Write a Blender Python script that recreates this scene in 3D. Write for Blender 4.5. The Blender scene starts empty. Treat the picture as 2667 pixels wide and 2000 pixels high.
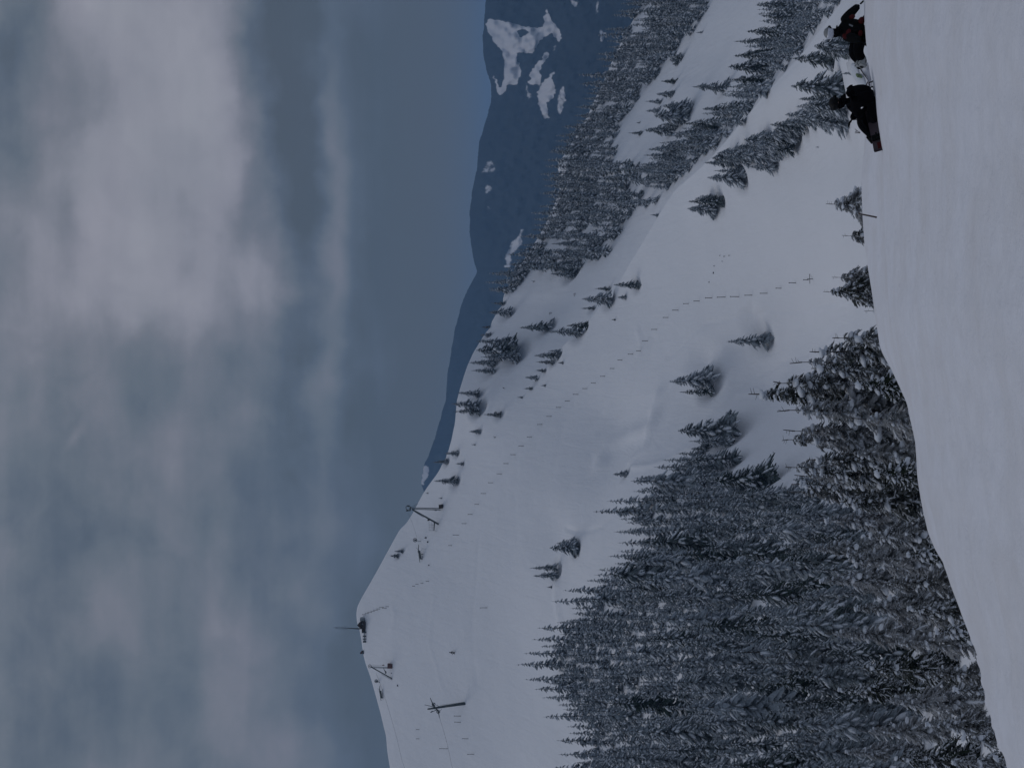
import bpy, bmesh, math, random
import numpy as np
from mathutils import Vector, Matrix
R = math.radians
sc = bpy.context.scene
col = sc.collection

# ------------------------------------------------------------------ camera
# The photograph is a portrait shot kept on its side: the camera is rolled 90 degrees.
FPX = 3000.0            # focal length in photograph pixels (long side 2667)
cam_d = bpy.data.cameras.new('camera'); cam = bpy.data.objects.new('camera', cam_d); col.objects.link(cam)
cam_d.sensor_width = 36.0; cam_d.lens = 36.0 * FPX / 2667.0
cam_d.clip_start = 0.1; cam_d.clip_end = 60000
cam.matrix_world = Matrix(((0, 1, 0, 0), (0, 0, -1, 0), (-1, 0, 0, 0), (0, 0, 0, 1)))
sc.camera = cam
sc.cycles.volume_bounces = 1

# ------------------------------------------------------------------ exposure
EXPO = -1.0
sc.view_settings.view_transform = 'Standard'; sc.view_settings.look = 'None'
sc.view_settings.exposure = EXPO; sc.view_settings.gamma = 1.0
sc.view_settings.use_curve_mapping = False
GAIN = 2.0 ** (-EXPO)

# ------------------------------------------------------------------ sun (soft, behind cloud)
SUN_EL, SUN_AZ = 52, -62      # azimuth measured from the view direction, positive to the right
sd = bpy.data.lights.new('sun', 'SUN'); so = bpy.data.objects.new('sun', sd); col.objects.link(so)
sd.energy = 0.85; sd.angle = R(22); sd.color = (1.0, 0.96, 0.93)
so.rotation_euler = (R(90 - SUN_EL), 0, R(180 - SUN_AZ))
so.location = (0, -20, 60)

# ------------------------------------------------------------------ world: overcast sky with layered cloud
W = bpy.data.worlds.new('World'); sc.world = W; W.use_nodes = True
nt = W.node_tree; nt.nodes.clear()
class G:
    """tiny node-graph helper"""
    def __init__(s, t): s.t = t
    def n(s, k, **kw):
        nd = s.t.nodes.new(k)
        for a, b in kw.items(): setattr(nd, a, b)
        return nd
    def put(s, sock, v):
        if hasattr(v, 'is_linked') or isinstance(v, bpy.types.NodeSocket): s.t.links.new(v, sock)
        else: sock.default_value = v
    def m(s, op, a, b=None, c=None, clamp=False):
        nd = s.n('ShaderNodeMath', operation=op, use_clamp=clamp)
        s.put(nd.inputs[0], a)
        if b is not None: s.put(nd.inputs[1], b)
        if c is not None: s.put(nd.inputs[2], c)
        return nd.outputs[0]
    def noise(s, vec, scale, detail=4, rough=0.5, dist=0.0, dim='3D'):
        nd = s.n('ShaderNodeTexNoise', noise_dimensions=dim)
        if vec is not None: s.t.links.new(vec, nd.inputs['Vector'])
        nd.inputs['Scale'].default_value = scale; nd.inputs['Detail'].default_value = detail
        nd.inputs['Roughness'].default_value = rough; nd.inputs['Distortion'].default_value = dist
        return nd.outputs[0]
    def ramp(s, fac, stops, interp='LINEAR'):
        nd = s.n('ShaderNodeValToRGB'); s.put(nd.inputs[0], fac)
        cr = nd.color_ramp; cr.interpolation = interp
        while len(cr.elements) > 1: cr.elements.remove(cr.elements[-1])
        cr.elements[0].position = stops[0][0]; c = stops[0][1]; cr.elements[0].color = (*c, 1) if not isinstance(c, float) else (c, c, c, 1)
        for p, c in stops[1:]:
            e = cr.elements.new(p); e.color = (*c, 1) if not isinstance(c, float) else (c, c, c, 1)
        return nd.outputs[0]
    def mix(s, fac, a, b, blend='MIX'):
        nd = s.n('ShaderNodeMix', data_type='RGBA', blend_type=blend)
        s.put(nd.inputs[0], fac)
        for sock, v in ((nd.inputs[6], a), (nd.inputs[7], b)):
            if isinstance(v, tuple): sock.default_value = (*v, 1) if len(v) == 3 else v
            else: s.t.links.new(v, sock)
        return nd.outputs[2]
    def comb(s, x, y, z):
        nd = s.n('ShaderNodeCombineXYZ')
        for i, v in enumerate((x, y, z)): s.put(nd.inputs[i], v)
        return nd.outputs[0]
g = G(nt)
tc = g.n('ShaderNodeTexCoord'); sp = g.n('ShaderNodeSeparateXYZ'); nt.links.new(tc.outputs['Generated'], sp.inputs[0])
dx, dy, dz = sp.outputs
r = g.m('SQRT', g.m('ADD', g.m('MULTIPLY', dx, dx), g.m('MULTIPLY', dy, dy)))
r = g.m('MAXIMUM', r, 0.02)
az = g.m('ARCTAN2', dx, dy)
az2 = g.m('MINIMUM', g.m('MULTIPLY', az, az), 0.13)
te = g.m('MULTIPLY', g.m('DIVIDE', dz, r), g.m('MULTIPLY_ADD', az2, 0.5, 1.0))
lowx = g.m('MULTIPLY_ADD', te, -3000.0, 1333.0)        # lower in the sky = larger
cross = g.m('MULTIPLY_ADD', az, -3000.0, 1000.0)       # towards the left of the view = larger
p0 = g.comb(g.m('MULTIPLY', lowx, 0.001), g.m('MULTIPLY', cross, 0.001), 0.3)
wa = g.m('SUBTRACT', g.noise(p0, 3.2, 5, 0.55), 0.5)
p1 = g.comb(g.m('MULTIPLY', lowx, 0.001), g.m('MULTIPLY', cross, 0.001), 7.7)
wb = g.m('SUBTRACT', g.noise(p1, 2.6, 5, 0.55), 0.5)
mr = g.n('ShaderNodeMapRange'); g.put(mr.inputs[0], lowx)
for i, v in enumerate((760.0, 1040.0, 1.0, 0.35)): mr.inputs[i + 1].default_value = v
amp = mr.outputs[0]                                     # cloud structure is rough aloft, smooth low down
X = g.m('ADD', lowx, g.m('MULTIPLY', g.m('MULTIPLY', wa, 240.0), amp))
Y = g.m('ADD', cross, g.m('MULTIPLY', wb, 300.0))
def gauss(cx, cy, sx, sy, rot=0.0):
    ax = g.m('SUBTRACT', X, float(cx)); ay = g.m('SUBTRACT', Y, float(cy))
    if rot:
        c_, s_ = math.cos(R(rot)), math.sin(R(rot))
        bx = g.m('ADD', g.m('MULTIPLY', ax, c_), g.m('MULTIPLY', ay, s_))
        by = g.m('SUBTRACT', g.m('MULTIPLY', ay, c_), g.m('MULTIPLY', ax, s_))
        ax, ay = bx, by
    ax = g.m('DIVIDE', ax, float(sx)); ay = g.m('DIVIDE', ay, float(sy))
    q = g.m('ADD', g.m('MULTIPLY', ax, ax), g.m('MULTIPLY', ay, ay))
    return g.m('EXPONENT', g.m('MULTIPLY', q, -0.5))
baseB = g.ramp(g.m('MULTIPLY_ADD', X, 0.0005, 0.3), [   # position = 0.3 + x/2000
    (0.0, 0.52), (0.3, 0.50), (0.45, 0.46), (0.6, 0.40), (0.68, 0.30), (0.74, 0.25), (0.80, 0.17), (0.87, 0.06), (0.93, 0.0), (1.0, 0.0)])
blobs = [ # lowx, cross, spread, spread, amount
    (430, 450, 200, 420, .46), (560, 60, 110, 240, .20), (250, 60, 130, 150, .12), (40, 200, 100, 120, -.26), (300, 60, 90, 90, .10),
    (735, 120, 70, 260, -.36), (745, 420, 70, 160, -.13), (800, 760, 34, 280, -.12), (690, 740, 50, 90, .08),
    (866, 250, 24, 330, .17), (860, 700, 26, 260, .17), (845, 1000, 34, 120, .14), (770, 1010, 70, 90, .14),
    (690, 745, 60, 70, .10), (815, 1400, 40, 240, .13), (300, 1150, 110, 150, -.10),
    (110, 1400, 160, 220, -.10), (480, 1600, 160, 230, .08), (760, 1930, 110, 130, .13), (640, 1300, 60, 160, -.05),
    (945, 1800, 60, 260, -.10), (700, 1700, 60, 180, -.06), (100, 1000, 120, 120, .05), (640, 360, 30, 90, -.12),
    (1020, 300, 60, 400, .02), (150, 1850, 90, 200, -.08)]
B = baseB
for cx, cy, sx, sy, a in blobs:
    B = g.m('ADD', B, g.m('MULTIPLY', gauss(cx, cy, sx, sy), a))
# the one small bright wisp, not warped so much
wx = g.m('SUBTRACT', lowx, 195.0); wy = g.m('SUBTRACT', cross, 1138.0)
wx = g.m('ADD', wx, g.m('MULTIPLY', wa, 60.0)); wy = g.m('ADD', wy, g.m('MULTIPLY', wb, 60.0))
wu = g.m('ADD', g.m('MULTIPLY', wx, .80), g.m('MULTIPLY', wy, .60)); wv = g.m('SUBTRACT', g.m('MULTIPLY', wy, .80), g.m('MULTIPLY', wx, .60))
wu = g.m('DIVIDE', wu, 9.0); wv = g.m('DIVIDE', wv, 26.0)
wq = g.m('EXPONENT', g.m('MULTIPLY', g.m('ADD', g.m('MULTIPLY', wu, wu), g.m('MULTIPLY', wv, wv)), -0.5))
B = g.m('ADD', B, g.m('MULTIPLY', wq, 0.17))
p2 = g.comb(g.m('MULTIPLY', lowx, 0.0014), g.m('MULTIPLY', cross, 0.0009), 3.1)
f1 = g.m('SUBTRACT', g.noise(p2, 2.6, 6, 0.48), 0.5)
B = g.m('ADD', B, g.m('MULTIPLY', g.m('MULTIPLY', f1, 0.70), amp))
p4 = g.comb(g.m('MULTIPLY', X, 0.0022), g.m('MULTIPLY', Y, 0.0019), 5.5)
f3 = g.m('SUBTRACT', g.noise(p4, 2.4, 7, 0.52), 0.5)
B = g.m('ADD', B, g.m('MULTIPLY', g.m('MULTIPLY', f3, 0.55), amp))
p3 = g.comb(g.m('MULTIPLY', lowx, 0.006), g.m('MULTIPLY', cross, 0.0008), 9.1)
f2 = g.m('SUBTRACT', g.noise(p3, 2.0, 4, 0.5), 0.5)
B = g.m('ADD', B, g.m('MULTIPLY', f2, 0.26))
ccol = g.ramp(B, [(0.0, (.074, .092, .115)), (0.16, (.077, .096, .119)), (0.30, (.098, .124, .164)), (0.42, (.130, .155, .192)),
                  (0.60, (.182, .196, .236)), (0.80, (.262, .270, .318)), (1.0, (.310, .318, .365))])
tint = g.mix(g.m('MULTIPLY_ADD', f1, 1.6, 0.5, clamp=True), (0.98, 1.005, 0.99), (1.02, 0.995, 1.01))
ccol = g.mix(1.0, ccol, tint, 'MULTIPLY')
mw = g.n('ShaderNodeMapRange'); g.put(mw.inputs[0], lowx)
for i, v in enumerate((980.0, 1300.0, 0.0, 0.9)): mw.inputs[i + 1].default_value = v
ccol = g.mix(mw.outputs[0], ccol, (.105, .104, .092))      # warm tint painted low in the sky to offset the haze's blue
sky = g.n('ShaderNodeTexSky', sky_type='NISHITA', sun_disc=False, sun_elevation=R(SUN_EL), sun_rotation=R(SUN_AZ), altitude=1500)
bg1 = g.n('ShaderNodeBackground'); nt.links.new(ccol, bg1.inputs[0]); zen = g.m('MAXIMUM', g.m('SUBTRACT', dz, 0.36), 0.0)      # overcast skies brighten towards the zenith
nt.links.new(g.m('MULTIPLY', g.m('MULTIPLY_ADD', zen, 1.6, 1.0), GAIN), bg1.inputs[1])
bg2 = g.n('ShaderNodeBackground'); nt.links.new(sky.outputs[0], bg2.inputs[0]); bg2.inputs[1].default_value = 0.05
ms = g.n('ShaderNodeMixShader'); ms.inputs[0].default_value = 0.96
nt.links.new(bg2.outputs[0], ms.inputs[1]); nt.links.new(bg1.outputs[0], ms.inputs[2])
wo = g.n('ShaderNodeOutputWorld'); nt.links.new(ms.outputs[0], wo.inputs[0])

# ------------------------------------------------------------------ helpers
def tag(o, label=None, cat=None, group=None, kind=None):
    if label: o['label'] = label
    if cat: o['category'] = cat
    if group: o['group'] = group
    if kind: o['kind'] = kind
    return o
def link(name, me, mat=None, parent=None, smooth=False):
    if mat is not None:
        for m_ in (mat if isinstance(mat, (list, tuple)) else [mat]): me.materials.append(m_)
    o = bpy.data.objects.new(name, me); col.objects.link(o)
    if parent is not None: o.parent = parent
    if smooth: me.polygons.foreach_set('use_smooth', [True] * len(me.polygons))
    return o
def npmesh(name, V, F, mats=None, smooth=True):
    """V (n,3), F (m,3|4) numpy -> mesh"""
    me = bpy.data.meshes.new(name); V = np.asarray(V, np.float32); F = np.asarray(F, np.int32)
    k = F.shape[1]
    me.vertices.add(len(V)); me.vertices.foreach_set('co', V.ravel())
    me.loops.add(F.size); me.loops.foreach_set('vertex_index', F.ravel())
    me.polygons.add(len(F)); me.polygons.foreach_set('loop_start', np.arange(0, F.size, k, dtype=np.int32))
    me.polygons.foreach_set('loop_total', np.full(len(F), k, np.int32))
    if mats is not None: me.polygons.foreach_set('material_index', np.asarray(mats, np.int32))
    me.polygons.foreach_set('use_smooth', np.full(len(F), smooth))
    me.update(calc_edges=True); me.validate()
    return me
def empty(name, loc, rz=0.0):
    o = bpy.data.objects.new(name, None); col.objects.link(o); o.location = loc; o.rotation_euler = (0, 0, rz)
    o.empty_display_size = 0.3
    return o

def principled(name, base, rough=0.6, spec=0.3, metal=0.0):
    m_ = bpy.data.materials.new(name); m_.use_nodes = True
    b = m_.node_tree.nodes['Principled BSDF']
    b.inputs['Base Color'].default_value = (*base, 1); b.inputs['Roughness'].default_value = rough
    b.inputs['Specular IOR Level'].default_value = spec; b.inputs['Metallic'].default_value = metal
    return m_
def noisy(name, a, b_, scale=8.0, rough=0.6, spec=0.3, bump=0.0, bscale=30.0, dist=0.02, metal=0.0):
    m_ = principled(name, a, rough, spec, metal); h = G(m_.node_tree); bs = m_.node_tree.nodes['Principled BSDF']
    t_ = h.n('ShaderNodeTexCoord').outputs['Object']
    c_ = h.mix(h.noise(t_, scale, 5, 0.6), a, b_); m_.node_tree.links.new(c_, bs.inputs['Base Color'])
    if bump:
        bn = h.n('ShaderNodeBump'); bn.inputs['Strength'].default_value = bump; bn.inputs['Distance'].default_value = dist
        m_.node_tree.links.new(h.noise(t_, bscale, 4), bn.inputs['Height']); m_.node_tree.links.new(bn.outputs[0], bs.inputs['Normal'])
    return m_

# ------------------------------------------------------------------ snow materials
def snow_mat(name, near):
    m_ = principled(name, (.80, .81, .83), 0.75, 0.15); t = m_.node_tree; h = G(t); bs = t.nodes['Principled BSDF']
    ge = h.n('ShaderNodeNewGeometry').outputs['Position']
    mp = h.n('ShaderNodeMapping'); t.links.new(ge, mp.inputs[0])
    mp.inputs['Scale'].default_value = (1.2, 1.0, 1.0) if near else (1, 1, 1)
    v = mp.outputs[0]
    if near:
        n1 = h.noise(v, 0.55, 6, 0.6, 0.4); n2 = h.noise(v, 3.5, 6, 0.65)
        c1 = h.mix(h.ramp(n1, [(0.40, 0.0), (0.68, 1.0)]), (.775, .79, .855), (.71, .71, .745))
        c2 = h.mix(h.ramp(n2, [(0.42, 0.0), (0.75, 0.35)]), c1, (.66, .68, .73))
        t.links.new(c2, bs.inputs['Base Color'])
        hgt = h.m('ADD', h.m('MULTIPLY', h.noise(v, 2.6, 8, 0.66, 0.5), 0.10), h.m('MULTIPLY', h.noise(v, 12.0, 6, 0.7), 0.020))
        bn = h.n('ShaderNodeBump'); bn.inputs['Strength'].default_value = 0.62; bn.inputs['Distance'].default_value = 1.0
    else:
        n1 = h.noise(v, 0.02, 5, 0.6)
        c1 = h.mix(h.ramp(n1, [(0.35, 0.0), (0.7, 1.0)]), (.775, .79, .835), (.735, .755, .80))
        c1 = h.mix(h.ramp(h.noise(v, 0.35, 5, 0.7), [(0.5, 0.0), (0.8, 0.35)]), c1, (.71, .72, .75))
        t.links.new(c1, bs.inputs['Base Color'])
        # wind ripples and old tracks running down the fall line
        mp2 = h.n('ShaderNodeMapping'); t.links.new(ge, mp2.inputs[0])
        mp2.inputs['Rotation'].default_value = (0, 0, R(28)); mp2.inputs['Scale'].default_value = (0.30, 0.045, 0.05)
        trk = h.noise(mp2.outputs[0], 1.0, 5, 0.6, 1.2)
        hgt = h.m('ADD', h.m('ADD', h.m('MULTIPLY', trk, .6), h.m('MULTIPLY', h.noise(v, 0.7, 6, 0.65, .8), .22)), h.m('MULTIPLY', h.noise(v, 0.10, 4, 0.5), .9))
        bn = h.n('ShaderNodeBump'); bn.inputs['Strength'].default_value = 0.45; bn.inputs['Distance'].default_value = 1.0
    t.links.new(hgt, bn.inputs['Height']); t.links.new(bn.outputs[0], bs.inputs['Normal'])
    return m_
SNOW_NEAR = snow_mat('groomed_snow', True); SNOW_FAR = snow_mat('slope_snow', False)

# ------------------------------------------------------------------ terrain: depth along each sight line of the survey
def P(U, V, D):
    return ((U - 1000.0) / FPX * D, D, (1333.0 - V) / FPX * D)
def curve(pts):
    pts = sorted(pts); a = np.array([p[0] for p in pts], float); b = np.array([p[1] for p in pts], float)
    def f(u, w=6.0):
        u = np.asarray(u, float); acc = 0
        for k in (-1, -.5, 0, .5, 1): acc = acc + np.interp(u + k * w, a, b)
        return acc / 5.0
    return f
# far crest (summit ridge), (U, V)
crestA = curve([(-400, 1100), (-150, 1040), (0, 1016), (43, 1010), (84, 1006), (130, 994), (184, 980), (230, 967), (271, 953), (293, 948), (328, 944),
    (358, 939), (380, 931), (401, 929), (420, 931), (450, 945), (550, 1000), (622, 1040), (638, 1057), (662, 1072), (698, 1091), (727, 1110),
    (750, 1127), (765, 1139), (780, 1148), (824, 1167), (854, 1175), (900, 1184), (956, 1188), (986, 1196), (1036, 1213), (1082, 1233),
    (1142, 1272), (1162, 1282), (1212, 1309), (1235, 1314), (1300, 1348), (1385, 1402), (1440, 1432), (1500, 1458), (1540, 1458), (1570, 1450),
    (1600, 1470), (1700, 1530), (1800, 1580), (1860, 1604), (1892, 1619), (1950, 1650), (2000, 1680), (2200, 1790), (2500, 1950)])
# nearer crest in front of the wooded slope
crestB = curve([(-400, 1290), (0, 1280), (500, 1250), (800, 1290), (970, 1359), (1029, 1405), (1089, 1458), (1152, 1524), (1234, 1590), (1364, 1671),
    (1437, 1715), (1500, 1753), (1584, 1848), (1631, 1888), (1765, 2000), (1870, 2097), (1990, 2190), (2200, 2330), (2500, 2500)])
dipB = curve([(-400, 0), (960, 0), (1100, 6), (1400, 22), (1700, 34), (2500, 40)])
deltaB = curve([(-400, 0), (960, 0), (1150, 16), (1400, 30), (1700, 42), (2500, 50)])
ctl = [(-300, 1100, 420), (0, 1016, 430), (200, 980, 440), (400, 930, 450), (550, 1000, 442), (700, 1090, 432), (850, 1175, 420), (970, 1190, 412),
    (1100, 1470, 372), (1364, 1671, 335), (1584, 1848, 290), (1765, 2000, 250), (1990, 2190, 205), (2400, 2400, 170),
    (560, 1220, 395), (900, 1600, 350), (1150, 1850, 306), (1280, 2110, 256), (1000, 1850, 300), (1500, 2150, 232), (1200, 2250, 232), (1100, 1250, 432), (1200, 1700, 332), (1200, 2000, 281),
    (1600, 2260, 205), (2000, 2290, 165), (-300, 1450, 330), (0, 1450, 340), (300, 1450, 345), (600, 1550, 325), (750, 1700, 300),
    (0, 1800, 240), (300, 1800, 240), (600, 1900, 240), (750, 2050, 235), (0, 2100, 150), (400, 2100, 160), (700, 2250, 165), (850, 2250, 210),
    (0, 2400, 88), (400, 2400, 92), (700, 2430, 80), (950, 2400, 100), (0, 2640, 42), (-300, 2640, 40), (400, 2640, 48), (800, 2600, 50),
    (1200, 2420, 110), (1600, 2420, 100), (2000, 2420, 95), (2400, 2520, 90), (1200, 2650, 48), (1600, 2650, 48), (2000, 2650, 46), (2400, 2700, 44),
    (0, 3000, 26), (600, 3000, 26), (1200, 3000, 27), (1800, 3000, 27), (2400, 3000, 27), (-300, 3000, 26)]
ctl = np.array(ctl, float); cu, cv, cd = ctl[:, 0] / 500, ctl[:, 1] / 500, np.log(ctl[:, 2])
def tps(rr): return np.where(rr > 1e-9, rr * rr * np.log(np.maximum(rr, 1e-9)), 0)
nC = len(cu); Rm = np.sqrt((cu[:, None] - cu) ** 2 + (cv[:, None] - cv) ** 2)
Am = np.zeros((nC + 3, nC + 3)); Am[:nC, :nC] = tps(Rm) + np.eye(nC) * 0.06
Am[:nC, nC] = 1; Am[:nC, nC + 1] = cu; Am[:nC, nC + 2] = cv; Am[nC:, :nC] = Am[:nC, nC:].T
wC = np.linalg.solve(Am, np.concatenate([cd, [0, 0, 0]]))
def depth1(U, V):
    U = np.asarray(U, float) / 500; V = np.asarray(V, float) / 500; sh = np.broadcast(U, V).shape
    U = np.broadcast_to(U, sh).ravel(); V = np.broadcast_to(V, sh).ravel(); out = np.empty(len(U))
    for i in range(0, len(U), 40000):
        a, b = U[i:i + 40000], V[i:i + 40000]
        rr = np.sqrt((a[:, None] - cu) ** 2 + (b[:, None] - cv) ** 2)
        out[i:i + 40000] = tps(rr) @ wC[:nC] + wC[nC] + wC[nC + 1] * a + wC[nC + 2] * b
    return np.exp(np.clip(out, math.log(24), math.log(470))).reshape(sh)
depthA = curve([(-400, 422), (0, 434), (400, 452), (700, 436), (970, 424), (1142, 440), (1400, 458), (1570, 468), (1860, 478), (2500, 470)])
def depth2(U, V):
    vb, va = crestB(U), crestA(U)
    s = np.clip((vb + dipB(U) - V) / np.maximum(vb + dipB(U) - va, 1), 0, 1)
    d0 = depth1(U, vb) + deltaB(U)
    lin = d0 + (np.maximum(depthA(U), d0 + 3) - d0) * s
    w = np.clip((np.asarray(U, float) - 900) / 260, 0, 1); w = w * w * (3 - 2 * w)
    return depth1(U, V) * (1 - w) + lin * w
def ground(U, V):
    U = float(U); V = float(V)
    D = float(depth2(U, V)) if V < float(crestB(U)) else float(depth1(U, V))
    return P(U, V, D)
rng = np.random.RandomState(7)
def waves(x, y, n, lmin, lmax, seed, ax=1.0, ay=1.0):
    rs = np.random.RandomState(seed); z = np.zeros_like(x)
    for _ in range(n):
        l = math.exp(rs.uniform(math.log(lmin), math.log(lmax))); a = rs.uniform(0, 2 * math.pi)
        z += np.sin((math.cos(a) * x * ax + math.sin(a) * y * ay) * 2 * math.pi / l + rs.uniform(0, 6.28)) * (l / lmax) ** 0.8
    return z / math.sqrt(n)
wells = []          # hollows the wind scoops round lone trees: (x, y, radius, depth)
drifts = [(2.6, .5, [(1548, 1208), (1557, 1181), (1575, 1160), (1605, 1142), (1636, 1130), (1669, 1123), (1705, 1108), (1711, 1060), (1722, 1030)]),
    (.9, .22, [(1650, 1215), (1690, 1212), (1720, 1204), (1741, 1196), (1762, 1181), (1801, 1163), (1815, 1140)]), (.9, .18, [(1831, 1099), (1861, 1069), (1907, 1030), (1931, 1024), (1975, 1015)]),
    (.8, -.16, [(1464, 1376), (1500, 1384), (1530, 1383), (1560, 1374), (1578, 1359), (1602, 1337)]), (.7, -.13, [(1943, 814), (1959, 818), (1999, 811), (2052, 811), (2098, 811), (2132, 798), (2171, 788)]),
    (.7, -.13, [(1956, 791), (1943, 814), (1899, 831), (1833, 844), (1800, 871), (1770, 905), (1740, 930)]), (.7, -.12, [(2198, 798), (2191, 841), (2158, 874), (2112, 917), (2032, 944), (1960, 985), (1907, 1030)]),
    (1.2, .3, [(1447, 1500), (1450, 1530), (1449, 1553), (1455, 1595), (1462, 1620)]), (.8, -.14, [(1700, 880), (1690, 930), (1660, 985), (1640, 1040), (1600, 1090), (1560, 1125)]),
    (.8, .16, [(1660, 860), (1672, 900), (1650, 960), (1612, 1020), (1580, 1070)]), (1.6, .3, [(1760, 1000), (1725, 1060), (1700, 1120), (1680, 1170), (1640, 1200)]),
    (.8, -.045, [(1500, 1040), (1470, 1100), (1450, 1180), (1440, 1240)]), (.8, -.045, [(1350, 1180), (1340, 1300), (1350, 1420), (1380, 1480)]), (.9, -.045, [(1250, 1400), (1240, 1520), (1230, 1640), (1240, 1780)]),
    (.9, .05, [(1130, 1560), (1120, 1680), (1150, 1790)]), (1.0, .07, [(1020, 1575), (1030, 1600), (1022, 1640)])]
def build_slope():
    Us = np.arange(-300, 2301, 4.0); nU = len(Us)
    tA = np.linspace(0, 1, 120); tB = np.linspace(0, 1, 250)
    va, vb, db = crestA(Us), crestB(Us), dipB(Us)
    db = db - 7 * np.clip(1 - db / 7, 0, 1)
    rows = []; da = depth2(Us, va)
    xa, ya, za = P(Us, va, da)
    for dd, dzz in ((330, -230), (110, -64), (34, -14), (9, -2.0)):      # the far side of the ridge
        rows.append(np.stack([xa * (1 + dd / ya), ya + dd, za + dzz], 1))
    for t in tA:
        V = va + (vb + db - va) * t; rows.append(np.stack(P(Us, V, depth2(Us, V)), 1))
    top = np.stack(P(Us, vb, depth1(Us, vb)), 1); low = rows[-1]
    for t in (0.35, 0.7):                                                # hidden trough behind the nearer crest
        q = low * (1 - t) + top * t; q[:, 2] -= deltaB(Us) * 0.06; rows.append(q)
    for t in tB ** 1.25:
        V = vb + (3050 - vb) * t; rows.append(np.stack(P(Us, V, depth1(Us, V)), 1))
    A = np.array(rows); nR = A.shape[0]
    x, y, z = A[..., 0], A[..., 1], A[..., 2]
    amp_ = np.clip((y - 60) / 300, 0, 1)
    z = z + waves(x, y, 14, 25, 90, 3) * 0.42 * amp_ + waves(x, y, 20, 5, 20, 4) * 0.075 * amp_
    for (wx_, wy_, rad, dep) in wells:
        q = ((x - wx_) ** 2 + (y - wy_) ** 2) / rad ** 2
        z = z - dep * np.exp(-q * 1.2) + 0.12 * dep * np.exp(-(np.sqrt(q) - 1.7) ** 2 * 5)
    # drift edges and old ski tracks pressed into the face
    for (wid, hgt, line) in drifts:
        pts = [ground(2000 - b, a)[:2] for a, b in line]; best = np.full(x.shape, 1e9)
        lo = np.min(pts, 0) - 12; hi = np.max(pts, 0) + 12; m = (x > lo[0]) & (x < hi[0]) & (y > lo[1]) & (y < hi[1]); xm, ym = x[m], y[m]; bm = np.full(xm.shape, 1e9)
        for (ax_, ay_), (bx_, by_) in zip(pts[:-1], pts[1:]):
            ex, ey = bx_ - ax_, by_ - ay_; tt = np.clip(((xm - ax_) * ex + (ym - ay_) * ey) / (ex * ex + ey * ey + 1e-9), 0, 1)
            bm = np.minimum(bm, np.hypot(xm - ax_ - ex * tt, ym - ay_ - ey * tt))
        z[m] += 2.5 * hgt * np.exp(-(bm / wid) ** 2)
    A[..., 2] = z
    idx = np.arange(nR * nU).reshape(nR, nU)
    F = np.stack([idx[1:, :-1].ravel(), idx[1:, 1:].ravel(), idx[:-1, 1:].ravel(), idx[:-1, :-1].ravel()], 1)
    return link('mountain_slope', npmesh('mountain_slope', A.reshape(-1, 3), F), SNOW_FAR)

# near snow: the shoulder the camera stands on
lipIn = curve([(-400, 2760), (0, 2630), (59, 2601), (173, 2567), (299, 2542), (405, 2500), (531, 2457), (558, 2450), (650, 2432), (752, 2403),
    (852, 2387), (951, 2364), (1050, 2340), (1117, 2327), (1200, 2314), (1300, 2309), (1400, 2305), (1517, 2300), (1600, 2295), (1650, 2287),
    (1711, 2279), (1771, 2273), (1843, 2259), (1904, 2252), (2000, 2247), (2400, 2235)])
lipOut = curve([(-400, 2766), (0, 2636), (59, 2607), (173, 2573), (299, 2548), (405, 2506), (500, 2474), (531, 2460), (570, 2437), (616, 2417),
    (700, 2398), (768, 2388), (800, 2387), (852, 2383), (951, 2360), (1000, 2339), (1040, 2321), (1074, 2301), (1100, 2292), (1150, 2284), (1269, 2264),
    (1368, 2251), (1540, 2243), (1600, 2249), (1660, 2251), (1690, 2262), (1711, 2282), (1771, 2277), (1843, 2263), (1904, 2256), (2000, 2251), (2400, 2240)])
lipD = curve([(-400, 11), (0, 12.5), (400, 15), (700, 17.5), (1000, 20), (1300, 21.5), (1700, 22.5), (2000, 24), (2400, 25)])
def near_depth(U, V):
    U = np.asarray(U, float); V = np.asarray(V, float)
    vl = lipIn(U); dl = lipD(U); k = ((vl - 1333) / FPX * dl - 1.65) / dl     # slope falling away from the feet
    return np.minimum(1.65 / np.maximum((V - 1333) / FPX - k, 1e-3), dl)
def near_ground(U, V):
    return P(U, V, float(near_depth(U, V)))
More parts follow.
